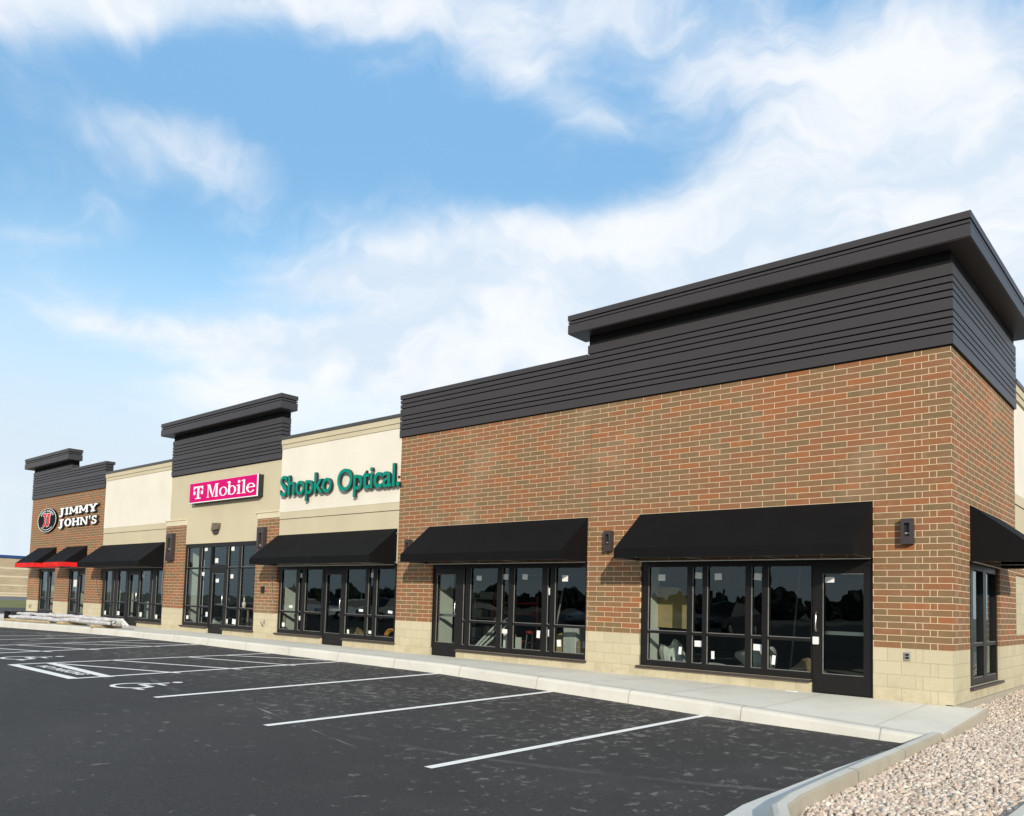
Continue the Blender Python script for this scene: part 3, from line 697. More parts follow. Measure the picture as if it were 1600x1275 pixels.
# dark ribbed metal parapets
W_, N_ = .200, .1145
def rib_levels(z, seq):
    out = []
    for c in seq:
        h = W_ if c == 'W' else N_
        out.append((z, z+h)); z += h
    return out, z
SEQ = 'WnnnWnnnW'
def cladding(name, x0, x1, seq, z0, back=.27, gable=None, top=None, end=.03):
    m = MB(); lv, zt_ = rib_levels(z0, seq); tt = top or zt_
    m.box(x0, x1, -.012, back, z0-.015, tt, 1)
    for a, b in lv: m.box(x0-end, x1+end, -.042, -.012, a+.006, b-.020, 0); m.box(x1, x1+end, -.012, back, a+.006, b-.020, 0); m.box(x0-end, x0, -.012, back, a+.006, b-.020, 0)
    return m, lv, zt_
Z0 = ZT-.002
m = MB(); lv, ztt = rib_levels(Z0, SEQ); ztl = lv[6][1]
m.box(XM-.02, -6.70, -.010, .27, Z0-.015, ztl+.02, 1)
m.box(-6.70, -.012, -.010, .27, Z0-.015, 6.98, 1); m.box(-.27, .012, .272, GE, Z0-.015, 6.98, 1); m.box(-.012, .012, -.010, .271, Z0-.015, 6.98, 1)
for k, (a, b) in enumerate(lv):
    m.box(XM-.05 if k < 7 else -6.715, .042, -.042, -.010, a+.006, b-.020, 0); m.box(.012, .042, -.010, GE+.03, a+.006, b-.020, 0)
    if k < 7: m.box(XM-.05, XM-.02, -.010, .27, a+.006, b-.020, 0)
m.box(XM-.055, -6.718, -.055, .29, ztl+.004, ztl+N_)
m.build('metal_parapet', [M['metal'], M['gap_shade']], B)
m, lv, z_ = cladding('c', -24.63, -17.87, SEQ, 5.465, top=6.95); m.build('metal_parapet', [M['metal'], M['gap_shade']], B)
m, lv, z_ = cladding('c', BX0, -33.72, SEQ, Z0, top=6.95); m.build('metal_parapet', [M['metal'], M['gap_shade']], B)
m, lv, z_ = cladding('c', -33.66, -30.26, 'WnnnWnn', Z0); m.box(-33.67, -30.20, -.055, .32, z_+.004, z_+N_); m.build('metal_parapet', [M['metal'], M['gap_shade']], B)
def cornice(rects, z0, z1):
    m = MB(); h = z1-z0
    for (x0, x1, y0, y1) in rects:
        m.box(x0+.04, x1-.04, y0+.04, y1-.04, z0+.012, z1-.01, 1)
    lay = [(0.0, .022, .012), (.035, .50, 0.0), (.555, .665, .006), (.725, 1.0, -.006)]
    for a, b, ins in lay:
        for (x0, x1, y0, y1) in rects: m.box(x0+ins, x1-ins, y0+ins, y1-ins, z0+h*a, z0+h*b, 0)
    return m.build('cornice', [M['metal'], M['gap_shade']], B)
def cornice_L():
    m = MB(); z0, z1 = 6.97, 7.37; h = z1-z0
    for a, b, ins, mi in ((.02, .98, .04, 1), (0.0, .022, .012, 0), (.035, .50, 0.0, 0), (.555, .665, .006, 0), (.725, 1.0, -.006, 0)):
        x0, x1, y0, y1, t = -7.02+ins, .345-ins, -.345+ins, GE+.345-ins, .30-ins
        poly = [(x0, y0), (x1, y0), (x1, y1), (-.30+ins, y1), (-.30+ins, t), (x0, t)]
        m.prism(poly, 2, z0+h*a, z0+h*b, mi)
    return m.build('cornice', [M['metal'], M['gap_shade']], B)
cornice_L()
cornice([(-25.0, -17.49, -.345, .24)], 6.905, 7.35); cornice([(-38.53, -33.34, -.345, .24)], 6.905, 7.38)

# shop windows
def storefront(opening, cols, bars, door=None, stickers=(), zsill=.215, zhead=HD, doorcol=None, plane='y', sillx=None, handle='pull', upper=None, lockbox=False):
    """aluminium frame with panes; cols = glass columns (x0, x1); bars = transom heights"""
    x0, x1 = opening; yf, yb = .045, .155
    def bx(m, a, b, c, d, e, f, mi=0):
        if plane == 'y': m.box(a, b, c, d, e, f, mi)
        else: m.box(-d, -c, a, b, e, f, mi)
    if door: dx0, dx1, gx0, gx1 = door
    zg0 = zsill+.115; yg = .10
    runs = [(x0, x1, list(cols))]
    if door:
        runs = [(x0, dx0, [c for c in cols if c[1] <= dx0+.01]), (dx1, x1, [c for c in cols if c[0] >= dx1-.01])]
    def pane(m, a, b, c, d):
        if plane == 'y': m.quad((a, yg, c), (b, yg, c), (b, yg, d), (a, yg, d))
        else: m.quad((-yg, a, c), (-yg, b, c), (-yg, b, d), (-yg, a, d))
    zz = [zg0]+[v for z in bars for v in (z-.026, z+.026)]+[zhead-.125]
    for xa, xb, spans in runs:
        if xb-xa < .004: continue
        m = MB(); edges = [xa]+[v for c in spans for v in c]+[xb]
        for i in range(0, len(edges), 2): bx(m, edges[i], edges[i+1], yf, yb, zsill, zhead)
        if not spans:
            m.build('door_jamb', M['alum'], B); continue
        for a, b in spans:
            bx(m, a, b, yf+.002, yb, zsill, zg0); bx(m, a, b, yf+.002, yb, zhead-.125, zhead)
            for z in bars: bx(m, a, b, yf+.004, yb, z-.026, z+.026)
        f = m.build('window_frame', M['alum'], B)
        m = MB()                                             # thin pale glazing beads at the left and bottom of each pane
        for a, b in spans:
            for i in range(0, len(zz), 2):
                bx(m, a, a+.012, yf+.012, yf+.03, zz[i], zz[i+1]); bx(m, a+.012, b, yf+.012, yf+.03, zz[i], zz[i]+.012)
        m.build('glazing_bead', M['alum_edge'], f)
        m = MB()
        for a, b in spans:
            for i in range(0, len(zz), 2): pane(m, a, b, zz[i], zz[i+1])
        m.build('pane', M['glass'], f, fix=False)
        m = MB(); bx(m, xa if (door and xa == dx1) else xa-.045, xb if (door and xb == dx0) else xb+.03, -.055, yf+.05, zsill-.045, zsill-.002)
        m.build('sill', M['sill'], f)
        for (sx_, sz_, sw, sh) in stickers:
            if not xa < sx_ < xb: continue
            mm = MB(); a = random.uniform(-.10, .10)
            c, s_ = math.cos(a), math.sin(a); q = []
            for u, v in ((-.5, -.5), (.5, -.5), (.5, .5), (-.5, .5)): q.append((sx_+c*u*sw-s_*v*sh, yg-.006, sz_+s_*u*sw+c*v*sh))
            mm.quad(*q); q2 = [(x, yg-.003, z) for x, y, z in q]; mm.quad(q2[3], q2[2], q2[1], q2[0]); mm.build('sticker', M['paper'], f, fix=False)
    if door:
        dt = (upper or zhead)-.13
        m = MB(); bx(m, dx0, dx1, yf+.002, yb, dt, (upper or zhead))
        hd_ = m.build('door_head', M['alum'], B)
        if upper:
            m = MB(); bx(m, dx0, dx1, yf+.004, yb, zhead-.125, zhead); bx(m, dx0, dx0+.04, yf+.006, yb, upper+.03, zhead-.125); bx(m, dx1-.04, dx1, yf+.006, yb, upper+.03, zhead-.125); bx(m, dx0, dx1, yf+.004, yb, upper+.001, upper+.03); hd_ = m.build('transom_frame', M['alum'], B)
            m = MB(); pane(m, dx0, dx1, upper+.03, zhead-.125); m.build('transom_pane', M['glass'], hd_, fix=False)
        m = MB(); dz0 = zw((dx0+dx1)/2)+.012
        g0, g1 = dz0+.31, dt-.13
        bx(m, dx0+.004, gx0, yf+.012, yb-.03, dz0, dt-.004); bx(m, gx1, dx1-.004, yf+.012, yb-.03, dz0, dt-.004)
        bx(m, gx0, gx1, yf+.012, yb-.03, dz0, g0); bx(m, gx0, gx1, yf+.012, yb-.03, g1, dt-.004)
        d = m.build('door', M['alum'], B)
        m = MB(); pane(m, gx0, gx1, g0, g1); m.build('door_pane', M['glass'], d, fix=False)
        for (sx_, sz_, sw, sh) in stickers:
            if dx0 < sx_ < dx1:
                m = MB(); m.box(sx_-sw/2, sx_+sw/2, yg-.006, yg-.003, sz_-sh/2, sz_+sh/2); m.build('sticker', M['paper'], d)
        if lockbox:
            m = MB(); m.box(dx0+.02, dx0+.115, yf-.05, yf+.011, .80, .93); m.build('key_box', M['bagw'], d, bevel=.01)
        m = MB(); bx(m, gx0, gx0+.012, yf+.002, yf+.012, g0, g1); bx(m, gx0+.012, gx1, yf+.002, yf+.012, g0, g0+.010); bx(m, gx0+.012, gx1, yf+.002, yf+.012, g1-.010, g1)
        m.build('door_bead', M['alum_edge'], d)
        if handle:
            hx = gx0-.09 if handle == 'L' else gx1+.07
            m = MB(); m.tube([(hx, yf+.0, 1.02), (hx, yf-.055, 1.03), (hx, yf-.07, 1.08), (hx, yf-.07, 1.28), (hx, yf-.055, 1.33), (hx, yf+.0, 1.34)], .013, 8)
            m.build('handle', M['chrome'], d, smooth=True)
            m = MB(); m.box(gx0, gx1, .16, .20, .97, 1.03) ; m.tube([(gx0+.05, .20, 1.0), (gx0+.08, .27, 1.0), (gx1-.08, .27, 1.0), (gx1-.05, .20, 1.0)], .022, 8); m.build('push_bar', M['chrome'], d)

SA = [(-4.97, 1.91, .15, .12), (-4.2, 1.95, .14, .11), (-3.81, 1.93, .14, .12), (-3.06, 1.93, .14, .12), (-4.19, .69, .15, .11), (-3.06, .69, .15, .11), (-4.56, .54, .06, .14), (-3.9, .5, .06, .14), (-2.77, .49, .06, .16), (-1.83, 1.88, .15, .09)]
SB = [(-9.73, 1.89, .16, .11), (-8.92, 1.92, .15, .12), (-8.36, 1.92, .15, .12), (-7.27, 1.89, .15, .13), (-7.65, 1.61, .1, .15), (-8.91, .7, .15, .1), (-7.95, .68, .09, .16), (-7.66, .72, .06, .15), (-7.39, .52, .1, .14)]
SC = [(-16.7, 1.95, .13, .13), (-17.17, 1.04, .17, .07), (-16.7, .72, .10, .12), (-17.51, .5, .13, .12), (-14.47, .42, .08, .14), (-13.96, 1.02, .17, .07), (-12.79, 1.01, .17, .07), (-13.54, 1.96, .12, .12), (-13.55, .46, .13, .08)]
SD = [(-22.19, 2.83, .19, .12), (-21.48, 2.44, .19, .15), (-20.51, 2.81, .18, .13), (-22.31, 2.0, .16, .12), (-21.38, 1.78, .19, .12), (-20.49, 1.92, .17, .13), (-21.95, .66, .13, .15), (-23.23, .52, .14, .12), (-20.69, .48, .15, .14), (-20.24, .48, .2, .16)]
SE = [(-28.57, 1.97, .14, .12), (-26.66, 1.95, .21, .15), (-28.63, .49, .23, .15), (-26.73, .5, .18, .16), (-25.52, .46, .2, .14), (-29.84, .47, .21, .15), (-29.0, .73, .08, .12)]
storefront((-5.385, -1.125), [(-5.238, -4.406), (-4.301, -4.095), (-4.006, -3.269), (-3.163, -2.965), (-2.862, -2.115)], [.868], (-2.098, -1.14, -1.925, -1.285), SA, handle='L', lockbox=True)
storefront((-11.20, -6.645), [(-10.189, -10.108), (-9.964, -9.127), (-8.993, -8.785), (-8.64, -7.84), (-7.701, -7.615), (-7.50, -6.70)], [.878], (-11.19, -10.325, -11.06, -10.45), SB, handle='R')
storefront((-17.75, -12.49), [(-17.671, -16.889), (-16.763, -16.606), (-16.451, -15.656), (-14.592, -13.755), (-13.65, -13.447), (-13.314, -12.589)], [.885], (-15.56, -14.61, -15.444, -14.80), SC, zsill=.255, handle='R')
storefront((-23.48, -19.00), [(-23.356, -22.551), (-22.402, -21.80), (-20.702, -20.049), (-19.917, -19.10)], [.90, 2.19], (-21.75, -20.79, -21.605, -20.90), SD, zsill=.25, zhead=3.02, handle='R', upper=2.27)
storefront((-30.08, -24.93), [(-29.888, -29.26), (-29.046, -28.938), (-28.721, -28.024), (-26.845, -26.015), (-25.864, -25.789), (-25.566, -25.03)], [.90], (-27.80, -26.87, -27.66, -27.0), SE, zsill=.25, handle='R')
storefront((-36.86, -34.98), [(-36.716, -35.97), (-35.70, -35.09)], [.93], None, (), zsill=.30)
storefront((-33.45, -31.72), [(-33.328, -32.63)], [.93], (-32.46, -31.73, -32.36, -31.82), [(-32.92, 1.62, .36, .30)], zsill=.28, handle=None)
storefront((1.12, 3.52), [(1.18, 1.40), (1.58, 2.36), (2.60, 3.42)], [.875], None, (), plane='x')

# interior things seen through the glass
def sheet(name, pts, y0, y1, mat, label, cat):
    m = MB(); m.prism(pts, 1, y0, y1); o = m.build(name, mat); return tag(o, label, cat)
sheet('plywood_sheet', [(-5.62, .95), (-4.72, .93), (-4.68, 1.38), (-4.95, 1.74), (-5.62, 1.76)], .75, .79, M['ply'], 'tan plywood sheet with a clipped corner standing behind the right shop window', 'plywood')
def heap(name, c, r, mat, label, cat, seed=0, n=3):
    bm = bmesh.new(); bmesh.ops.create_icosphere(bm, subdivisions=n, radius=1.0); rg = np.random.default_rng(seed)
    ph = rg.random((6, 3))*6.28; fr = rg.uniform(1.5, 5, (6, 3))
    for v in bm.verts:
        k = 1+sum(.09*math.sin(v.co.x*fr[i][0]+v.co.y*fr[i][1]+v.co.z*fr[i][2]+ph[i][0]) for i in range(6))
        v.co = Vector((v.co.x*r[0]*k, v.co.y*r[1]*k, max(v.co.z, -.15)*r[2]*k))
    me = bpy.data.meshes.new(name); bm.to_mesh(me); bm.free(); me.materials.append(mat)
    o = bpy.data.objects.new(name, me); COL.objects.link(o); o.location = c
    return tag(o, label, cat)
heap('plastic_heap', (-5.05, .75, .10), (.30, .25, .62), M['bagw'], 'crumpled white plastic heap under the plywood in the right window', 'plastic', 1)
heap('dust_sheet', (-3.75, .9, .06), (.85, .3, .26), M['bagw'], 'low pale dust sheet along the middle of the right window', 'dust sheet', 2)
m = MB(); m.tube([(-3.75, .75, .50), (-3.35, .7, .44), (-3.1, .68, .40)], .2, 14, radii=[.06, .24, .30]); tag(m.build('wrapped_roll', M['bagw'], smooth=True), 'cone shaped pale wrapped roll leaning over the dust sheet', 'roll')
heap('rag_pile', (-2.45, .8, .06), (.35, .3, .42), M['box'], 'brown pile of rags low beside the glass door', 'rags', 5)
t_ = thing('paint_bucket', 'white paint bucket standing behind the second window from the corner', 'bucket', (-9.25, .55, .02))
m = MB(); m.lathe([(.13, 0), (.15, .36), (.158, .36), (.158, .39), (.15, .39)], (0, 0, .28), 20); m.build('pail', M['white'], t_, smooth=False)
m = MB(); m.lathe([(.15, 0), (.17, .27)], (0, 0, 0), 20); m.build('stand', M['box'], t_)
m = MB(); m.tube([(-.16, 0, .62), (-.10, -.1, .50), (0, -.16, .46), (.10, -.1, .50), (.16, 0, .62)], .006, 6); m.build('bail', M['chrome'], t_)
for i, (a, b, lab) in enumerate((((-10.35, .5, .12), (-9.70, .9, .95), 'thin white pipe leaning left in the second window, nearest the door'), ((-10.25, .5, .12), (-9.52, .9, .98), 'white pipe leaning in the middle of the three in the second window'), ((-10.1, .5, .14), (-9.38, .9, .92), 'white pipe leaning furthest from the glass door in the second window'))):
    m = MB(); m.tube([a, b], .028, 10); tag(m.build('pipe', M['pipe'], smooth=False), lab, 'pipe', 'pipes leaning in the second window')
def carton(x, y, z, sx, sy, sz, mat, label, rz=0.0):
    t = thing('carton', label, 'carton', (x, y, z)); t.rotation_euler = (0, 0, rz)
    m = MB(); m.box(-sx/2, sx/2, -sy/2, sy/2, 0, sz); m.build('carton_body', mat, t, bevel=.006)
    m = MB(); m.box(-sx/2+.005, sx/2-.005, -.03, .03, sz+.001, sz+.004); m.box(-.03, .03, -sy/2-.004, -sy/2-.001, sz*.6, sz-.002); m.build('tape', M['bagw'], t); return t
carton(-8.98, .5, .28, .24, .3, .28, M['white'], 'small white carton beside the bucket, under a window label', .1)
carton(-7.38, .62, .24, .36, .3, .62, M['bagw'], 'tall pale carton at the right end of the second window', -.1)
carton(-7.02, .6, .24, .34, .3, .34, M['box'], 'low brown cardboard carton at the right end of the second window', .15)
carton(-6.88, .95, .58, .30, .3, .26, M['box'], 'brown carton set higher behind the low cardboard one')
m = MB(); m.prism([(-8.28, .10), (-7.55, .10), (-7.55, .62), (-7.70, .72), (-8.0, .62), (-8.2, .42)], 1, .62, .66); tag(m.build('curved_board', M['ply']), 'tan curved board leaning in the middle of the second window', 'board')
t_ = thing('red_scaffold', 'red steel scaffold frame deep inside the second shop', 'scaffold', (-10.9, 2.2, .02))
for z in (.35, 1.05, 1.32):
    m = MB(); m.tube([(-.2, 0, z), (1.25, 0, z)], .03, 8); m.build('rail', M['redsteel'], t_)
for x in (-.2, .5, 1.25):
    m = MB(); m.tube([(x, 0, 0), (x, 0, 1.5)], .03, 8); m.build('post', M['redsteel'], t_)
t_ = thing('step_ladder', 'red step ladder standing behind the tall glass centre front', 'ladder', (-20.9, 1.6, .03))
for s_ in (-1, 1):
    m = MB(); m.tube([(s_*.28, -.3, 0), (s_*.16, 0, 1.75)], .028, 6); m.build('leg', M['redsteel'], t_); m = MB(); m.tube([(s_*.28, .35, 0), (s_*.16, .04, 1.75)], .024, 6); m.build('leg', M['redsteel'], t_)
m = MB()
for i in range(5):
    z = .3+.3*i; k = z/1.75; m.box(-(.28-.12*k), .28-.12*k, -.3+.3*k-.05, -.3+.3*k+.04, z-.012, z+.012)
m.build('tread', M['redsteel'], t_)
t_ = thing('work_table', 'rough wooden work table behind the door of the tall glass front', 'table', (-22.0, 1.5, .03))
m = MB(); m.box(-.7, .9, -.4, .4, .82, .86); m.build('table_top', M['ply'], t_)
for x, y in ((-.62, -.32), (.82, -.32), (-.62, .32), (.82, .32)):
    m = MB(); m.box(x-.03, x+.03, y-.03, y+.03, 0, .82); m.build('leg', M['wood'], t_)
m = MB(); m.lathe([(.06, 0), (.07, .18), (.025, .22), (.03, .34), (.02, .46)], (-21.75, 1.35, .89), 14); tag(m.build('spray_bottle', M['white'], smooth=True), 'white bottle standing on the work table behind the tall glass front', 'bottle')
m = MB()
for k in range(3):
    m.tube([(-13.03+(.26-.02*k)*math.cos(a), .36+.03*k, .30+(.26-.02*k)*math.sin(a)) for a in np.linspace(0, 6.1, 26)], .028, 6)
tag(m.build('hose_coil', M['orange'], smooth=True), 'orange hose coil leaning at the right end of the teal lettered shop window', 'hose')
heap('debris_bags', (-19.7, 1.0, .06), (.5, .4, .5), M['bagw'], 'pale bags of rubbish on the floor at the right of the tall glass front', 'bags', 8)
m = MB(); m.box(-27.45, -26.85, .55, .59, .1, .98); tag(m.build('white_panel', M['drywall']), 'pale wallboard offcut leaning behind the glass door of the left cream shop', 'wallboard')
m = MB(); m.box(-29.95, -29.45, 1.0, 1.04, .1, 1.75); tag(m.build('wall_board', M['drywall']), 'tall pale wallboard at the left end of the left cream shop window', 'wallboard')


t_ = thing('shelf_rack', 'grey metal shelf rack of tools deep inside the second shop', 'rack', (-12.6, 3.4, .02))
for x, y in ((-.7, 0), (.7, 0), (-.7, .45), (.7, .45)):
    m = MB(); m.box(x-.02, x+.02, y-.02, y+.02, 0, 1.9); m.build('post', M['galv'], t_)
for z in (.3, .85, 1.4):
    m = MB(); m.box(-.72, .72, -.02, .47, z, z+.03); m.build('shelf', M['galv'], t_)
for k, (x, z, w_, h_, mt) in enumerate(((-.45, .33, .3, .25, 'bagw'), (.2, .33, .4, .3, 'box'), (-.3, .88, .45, .22, 'drywall'), (.4, .88, .25, .3, 'box'), (-.5, 1.43, .2, .25, 'white'), (.1, 1.43, .5, .18, 'bagw'))):
    carton(-12.6+x, 3.6, z+.02, w_, .3, h_, M[mt], ('pale carton on the lowest shelf of the grey rack', 'brown carton on the lowest shelf of the grey rack', 'wide pale carton on the middle shelf of the grey rack', 'brown carton on the middle shelf of the grey rack', 'small white carton on the top shelf of the grey rack', 'long pale carton on the top shelf of the grey rack')[k])
t_ = thing('work_stool', 'low metal stool standing behind the second window', 'stool', (-9.3, 1.6, .02))
m = MB(); m.lathe([(.17, .60), (.18, .64), (.16, .66)], (0, 0, 0), 16); m.build('seat', M['redsteel'], t_)
for a in (.6, 2.2, 3.7, 5.3):
    m = MB(); m.tube([(.14*math.cos(a), .14*math.sin(a), .60), (.2*math.cos(a), .2*math.sin(a), 0)], .014, 6); m.build('leg', M['galv'], t_)
for i_, (x, y, c, r_, lab) in enumerate(((-8.2, 1.3, 'bagw', (.5, .3, .42), 'grey tangle of packing behind the middle of the second window'), (-10.0, 1.5, 'box', (.45, .35, .55), 'brown tangle of rubbish under the red scaffold'), (-7.3, 1.9, 'bagw', (.35, .3, .75), 'tall pale bag of insulation at the right of the second window'), (-21.2, 2.4, 'box', (.5, .4, .8), 'brown heap of packing behind the work table'), (-19.55, 2.1, 'redsteel', (.22, .2, .62), 'red bag standing at the right of the tall glass front'), (-22.9, 1.1, 'bagw', (.3, .25, .45), 'pale bag on the floor at the left of the tall glass front'), (-16.2, 1.7, 'box', (.5, .4, .4), 'brown heap of offcuts left of the glass door under the teal sign'))):
    heap('packing_heap', (x, y, .06), r_, M[c], lab, 'packing', 20+i_)
for i_, (x0_, x1_, y, z0_, z1_, lab) in enumerate(((-11.6, -9.0, 3.0, 2.1, 2.1, 'pale steel stud lying level high inside the second shop'), (-8.6, -8.3, 1.4, .1, 2.0, 'pale steel stud leaning upright in the middle of the second shop'), (-7.1, -6.9, 2.6, .1, 2.6, 'pale steel stud standing at the right end of the second shop'), (-3.4, -3.2, 2.4, .1, 2.6, 'pale steel stud standing deep behind the right window'), (-20.2, -20.0, 1.2, .1, 2.4, 'pale steel stud leaning by the red ladder'), (-28.4, -28.1, 1.8, .1, 2.4, 'pale steel stud leaning inside the left cream shop'))):
    m = MB(); m.tube([(x0_, y, z0_), (x1_, y+.1, z1_)], .022, 4); tag(m.build('steel_stud', M['galv']), lab, 'stud')


# ------------------------------------------------------------------ awnings
def awning(x0, x1, label, z0=2.225, z1=3.145, d=.92, val=.185, valmat='fabric', at=(0, 0, 0), rz=0.0, group='sloping canvas awnings'):
    L = x1-x0
    t = thing('awning', label, 'awning', at if rz else (x0, -.045 if False else 0, z0)); t.rotation_euler = (0, 0, rz)
    h = z1-z0; y0 = -.004
    def prof(): return [(y0, h), (-d, val), (-d, 0)]
    m = MB(); n = max(6, int(L/.45)); sag = .010
    rows = []
    for i in range(n+1):
        u = i/n; s_ = sag*abs(math.sin(u*math.pi*max(2, round(L/1.1))))
        row = []
        for k in range(7):
            v = k/6; row.append((u*L, y0+(-d-y0)*v, h+(val-h)*v-s_*math.sin(v*math.pi)*1.2))
        rows.append(row)
    for a, b in zip(rows[:-1], rows[1:]):
        for k in range(6): m.quad(a[k], a[k+1], b[k+1], b[k])
    # side triangles
    for x in (0, L):
        q = [(x, y0, 0), (x, y0, h), (x, -d, val), (x, -d, val if valmat != 'fabric' else 0)] if valmat == 'fabric' else [(x, y0, val), (x, y0, h), (x, -d, val)]
        m.add(q, [tuple(range(len(q)))])
    m.build('canopy', M['fabric'], t, fix=True)
    m = MB(); rows = []
    for i in range(n+1):
        u = i/n; wv_ = .006*math.sin(u*math.pi*max(3, round(L/.8)))
        rows.append([(u*L, -d-.004, val+.002), (u*L, -d-.006+wv_, val*.5), (u*L, -d-.004+wv_, 0)])
    for a, b in zip(rows[:-1], rows[1:]):
        for k in range(2): m.quad(a[k], a[k+1], b[k+1], b[k])
    if valmat != 'fabric':
        for x in (0, L): m.quad((x, -d-.004, val), (x, -d-.004, 0), (x, y0, 0), (x, y0, val))
    m.build('valance', M[valmat], t, fix=False)
    m = MB(); r = .014
    m.tube([(.02, -d+.015, .012), (L-.02, -d+.015, .012)], r, 6); m.tube([(.02, -.05, .0), (L-.02, -.05, .0)], r*1.3, 6)
    for x in (.02, L-.02): m.tube([(x, -d+.015, .012), (x, -.03, .012)], r, 6)
    for x in np.linspace(0, L, max(3, round(L/1.5)+1))[1:-1]:
        m.tube([(x, -d+.015, .012), (x, -.03, .012)], r, 6); m.tube([(x, -d+.03, val-.05), (x, -.03, h-.09)], r, 6)
    m.build('awning_tubes', M['galv'], t)
    return t
GA = 'sloping canvas awnings over the shop windows'
awning(-5.405, -1.122, 'wide black canvas awning over the window and door nearest the corner')
awning(-11.345, -6.645, 'black canvas awning over the second shop from the corner, left of the brick joint')
awning(-17.86, -12.52, 'black canvas awning under the teal lettering')
awning(-30.22, -24.95, 'black canvas awning under the blank cream panel', z0=2.235)
awning(-37.15, -34.93, 'small black awning with red valance, leftmost at the far end', z0=2.27, z1=3.19, valmat='red')
awning(-33.80, -31.64, 'small black awning with red valance over the far end door', z0=2.27, z1=3.175, valmat='red')
ga = awning(0, 2.42, 'black canvas awning on the gable wall facing the gravel', at=(0, 1.17, 2.225), rz=math.pi/2)

# ------------------------------------------------------------------ wall lamps
def wall_lamp(x, z0, z1, wd, label, d=.12, scale=1.0):
    t = thing('wall_lamp', label, 'wall lamp', (x, 0, z0), 'dark box lamps on the brickwork'); h = z1-z0
    m = MB(); fw = wd*.27
    m.box(-wd/2, wd/2, -.02, -.001, 0, h); m.box(-wd/2, -wd/2+fw, -d, -.02, 0, h); m.box(wd/2-fw, wd/2, -d, -.02, 0, h)
    m.box(-wd/2+fw, wd/2-fw, -d, -.02, 0, h*.30); m.box(-wd/2+fw, wd/2-fw, -d, -.02, h*.82, h)
    m.build('housing', M['lamp'], t)
    m = MB(); m.box(-wd/2+fw, wd/2-fw, -d*.5, -.021, h*.30, h*.82); m.build('recess', M['lamp_in'], t)
    m = MB(); m.box(-wd/2+fw+.004, wd/2-fw-.004, -d*.5-.012, -d*.5-.001, h*.40, h*.46); m.build('lens', M['lens'], t)
    return t
wall_lamp(-.60, 2.43, 2.83, .17, 'small dark box lamp on brick between the corner and the nearest awning')
wall_lamp(-6.10, 2.43, 2.84, .17, 'small dark box lamp on brick between the two right hand awnings')
wall_lamp(-12.02, 2.43, 2.84, .17, 'small dark box lamp half hidden behind the second awning from the corner')
wall_lamp(-18.62, 2.45, 3.41, .36, 'tall dark box lamp on the right brick pier of the magenta sign shop', .14)
wall_lamp(-24.38, 2.46, 3.42, .42, 'tall dark box lamp on the left brick pier of the magenta sign shop', .14)

# small fittings
def outlet(x, z, label, w_=.10, h_=.16, mat='lamp_in'):
    t = thing('outlet_box', label, 'outlet', (x, 0, z)); m = MB(); m.box(-w_/2, w_/2, -.03, -.001, -h_/2, h_/2); m.build('plate', M['alum'] if mat == 'lamp_in' else M[mat], t, bevel=.004)
    m = MB(); m.box(-w_*.3, w_*.3, -.04, -.031, -h_*.32, -h_*.05); m.box(-w_*.3, w_*.3, -.04, -.031, h_*.05, h_*.32); m.build('socket', M['lamp_in'], t); return t
outlet(-.62, .70, 'small grey outlet in the block base near the corner', .085, .13, 'lens')
outlet(-18.52, 1.52, 'dark outlet box on the right brick pier below the tall lamp', .18, .20)
def hook(x, z, label):
    m = MB(); m.tube([(x-.10, -.01, z), (x-.05, -.07, z+.05), (x+.02, -.09, z+.02), (x+.06, -.06, z-.06), (x-.02, -.05, z-.05)], .012, 6); m.tube([(x+.08, -.004, z+.08), (x+.08, -.04, z+.08), (x+.10, -.05, z-.02)], .012, 6)
    return tag(m.build('hose_tap', M['cable'], smooth=True), label, 'tap')
hook(-18.42, .50, 'small bent wall tap on the block foot of the right pier'); hook(-37.6, .52, 'small bent wall tap at the far left end of the block base')
t_ = thing('wall_vent', 'small brown hooded vent on the tan wall below the magenta sign', 'vent', (-21.42, 0, 3.30))
m = MB(); m.prism([(-.20, .10), (.20, .16), (.24, .36), (-.14, .37)], 1, -.10, .018); m.build('hood', plain('vent_metal', (.14, .11, .075), .6, .3, 9.0), t_, bevel=.012)
m = MB(); m.prism([(-.14, .0), (.10, .02), (.16, .15), (-.18, .10)], 1, -.05, .018); m.build('flap', M['sill'], t_)
def cable(pts, label, r=.011):
    m = MB(); P = [Vector(p) for p in pts]; sm = []
    for i in range(len(P)-1):
        p0, p1, p2, p3 = P[max(i-1, 0)], P[i], P[i+1], P[min(i+2, len(P)-1)]
        for k in range(6):
            t = k/6; sm.append(.5*((2*p1)+(p2-p0)*t+(2*p0-5*p1+4*p2-p3)*t*t+(3*p1-p0-3*p2+p3)*t**3))
    sm.append(P[-1]); m.tube(sm, r, 6); return tag(m.build('cable', M['cable'], smooth=True), label, 'cable')
cable([(-12.50, -.02, 3.05), (-12.60, -.06, 2.85), (-12.64, -.07, 2.55), (-12.56, -.05, 2.32), (-12.42, -.03, 2.24), (-12.40, .0, 2.22)], 'grey cable loop hanging at the right end of the teal sign awning')
cable([(-17.92, -.02, 2.25), (-17.98, -.05, 1.9), (-17.96, -.06, 1.4), (-17.86, -.04, 1.12), (-17.82, .03, 1.08)], 'grey cable hanging down the right pier beside the teal sign shop window')
cable([(-24.82, -.02, 3.0), (-24.80, -.05, 2.4), (-24.86, -.06, 1.7), (-24.84, -.05, 1.2), (-24.92, -.02, .98), (-25.0, .03, .95)], 'grey cable hanging at the right end of the left cream shop awning')
cable([(-30.5, -.02, 2.25), (-30.52, -.06, 1.9), (-30.42, -.06, 1.5), (-30.2, -.05, 1.12), (-30.06, .03, 1.02)], 'grey cable hanging at the left end of the left cream shop window')


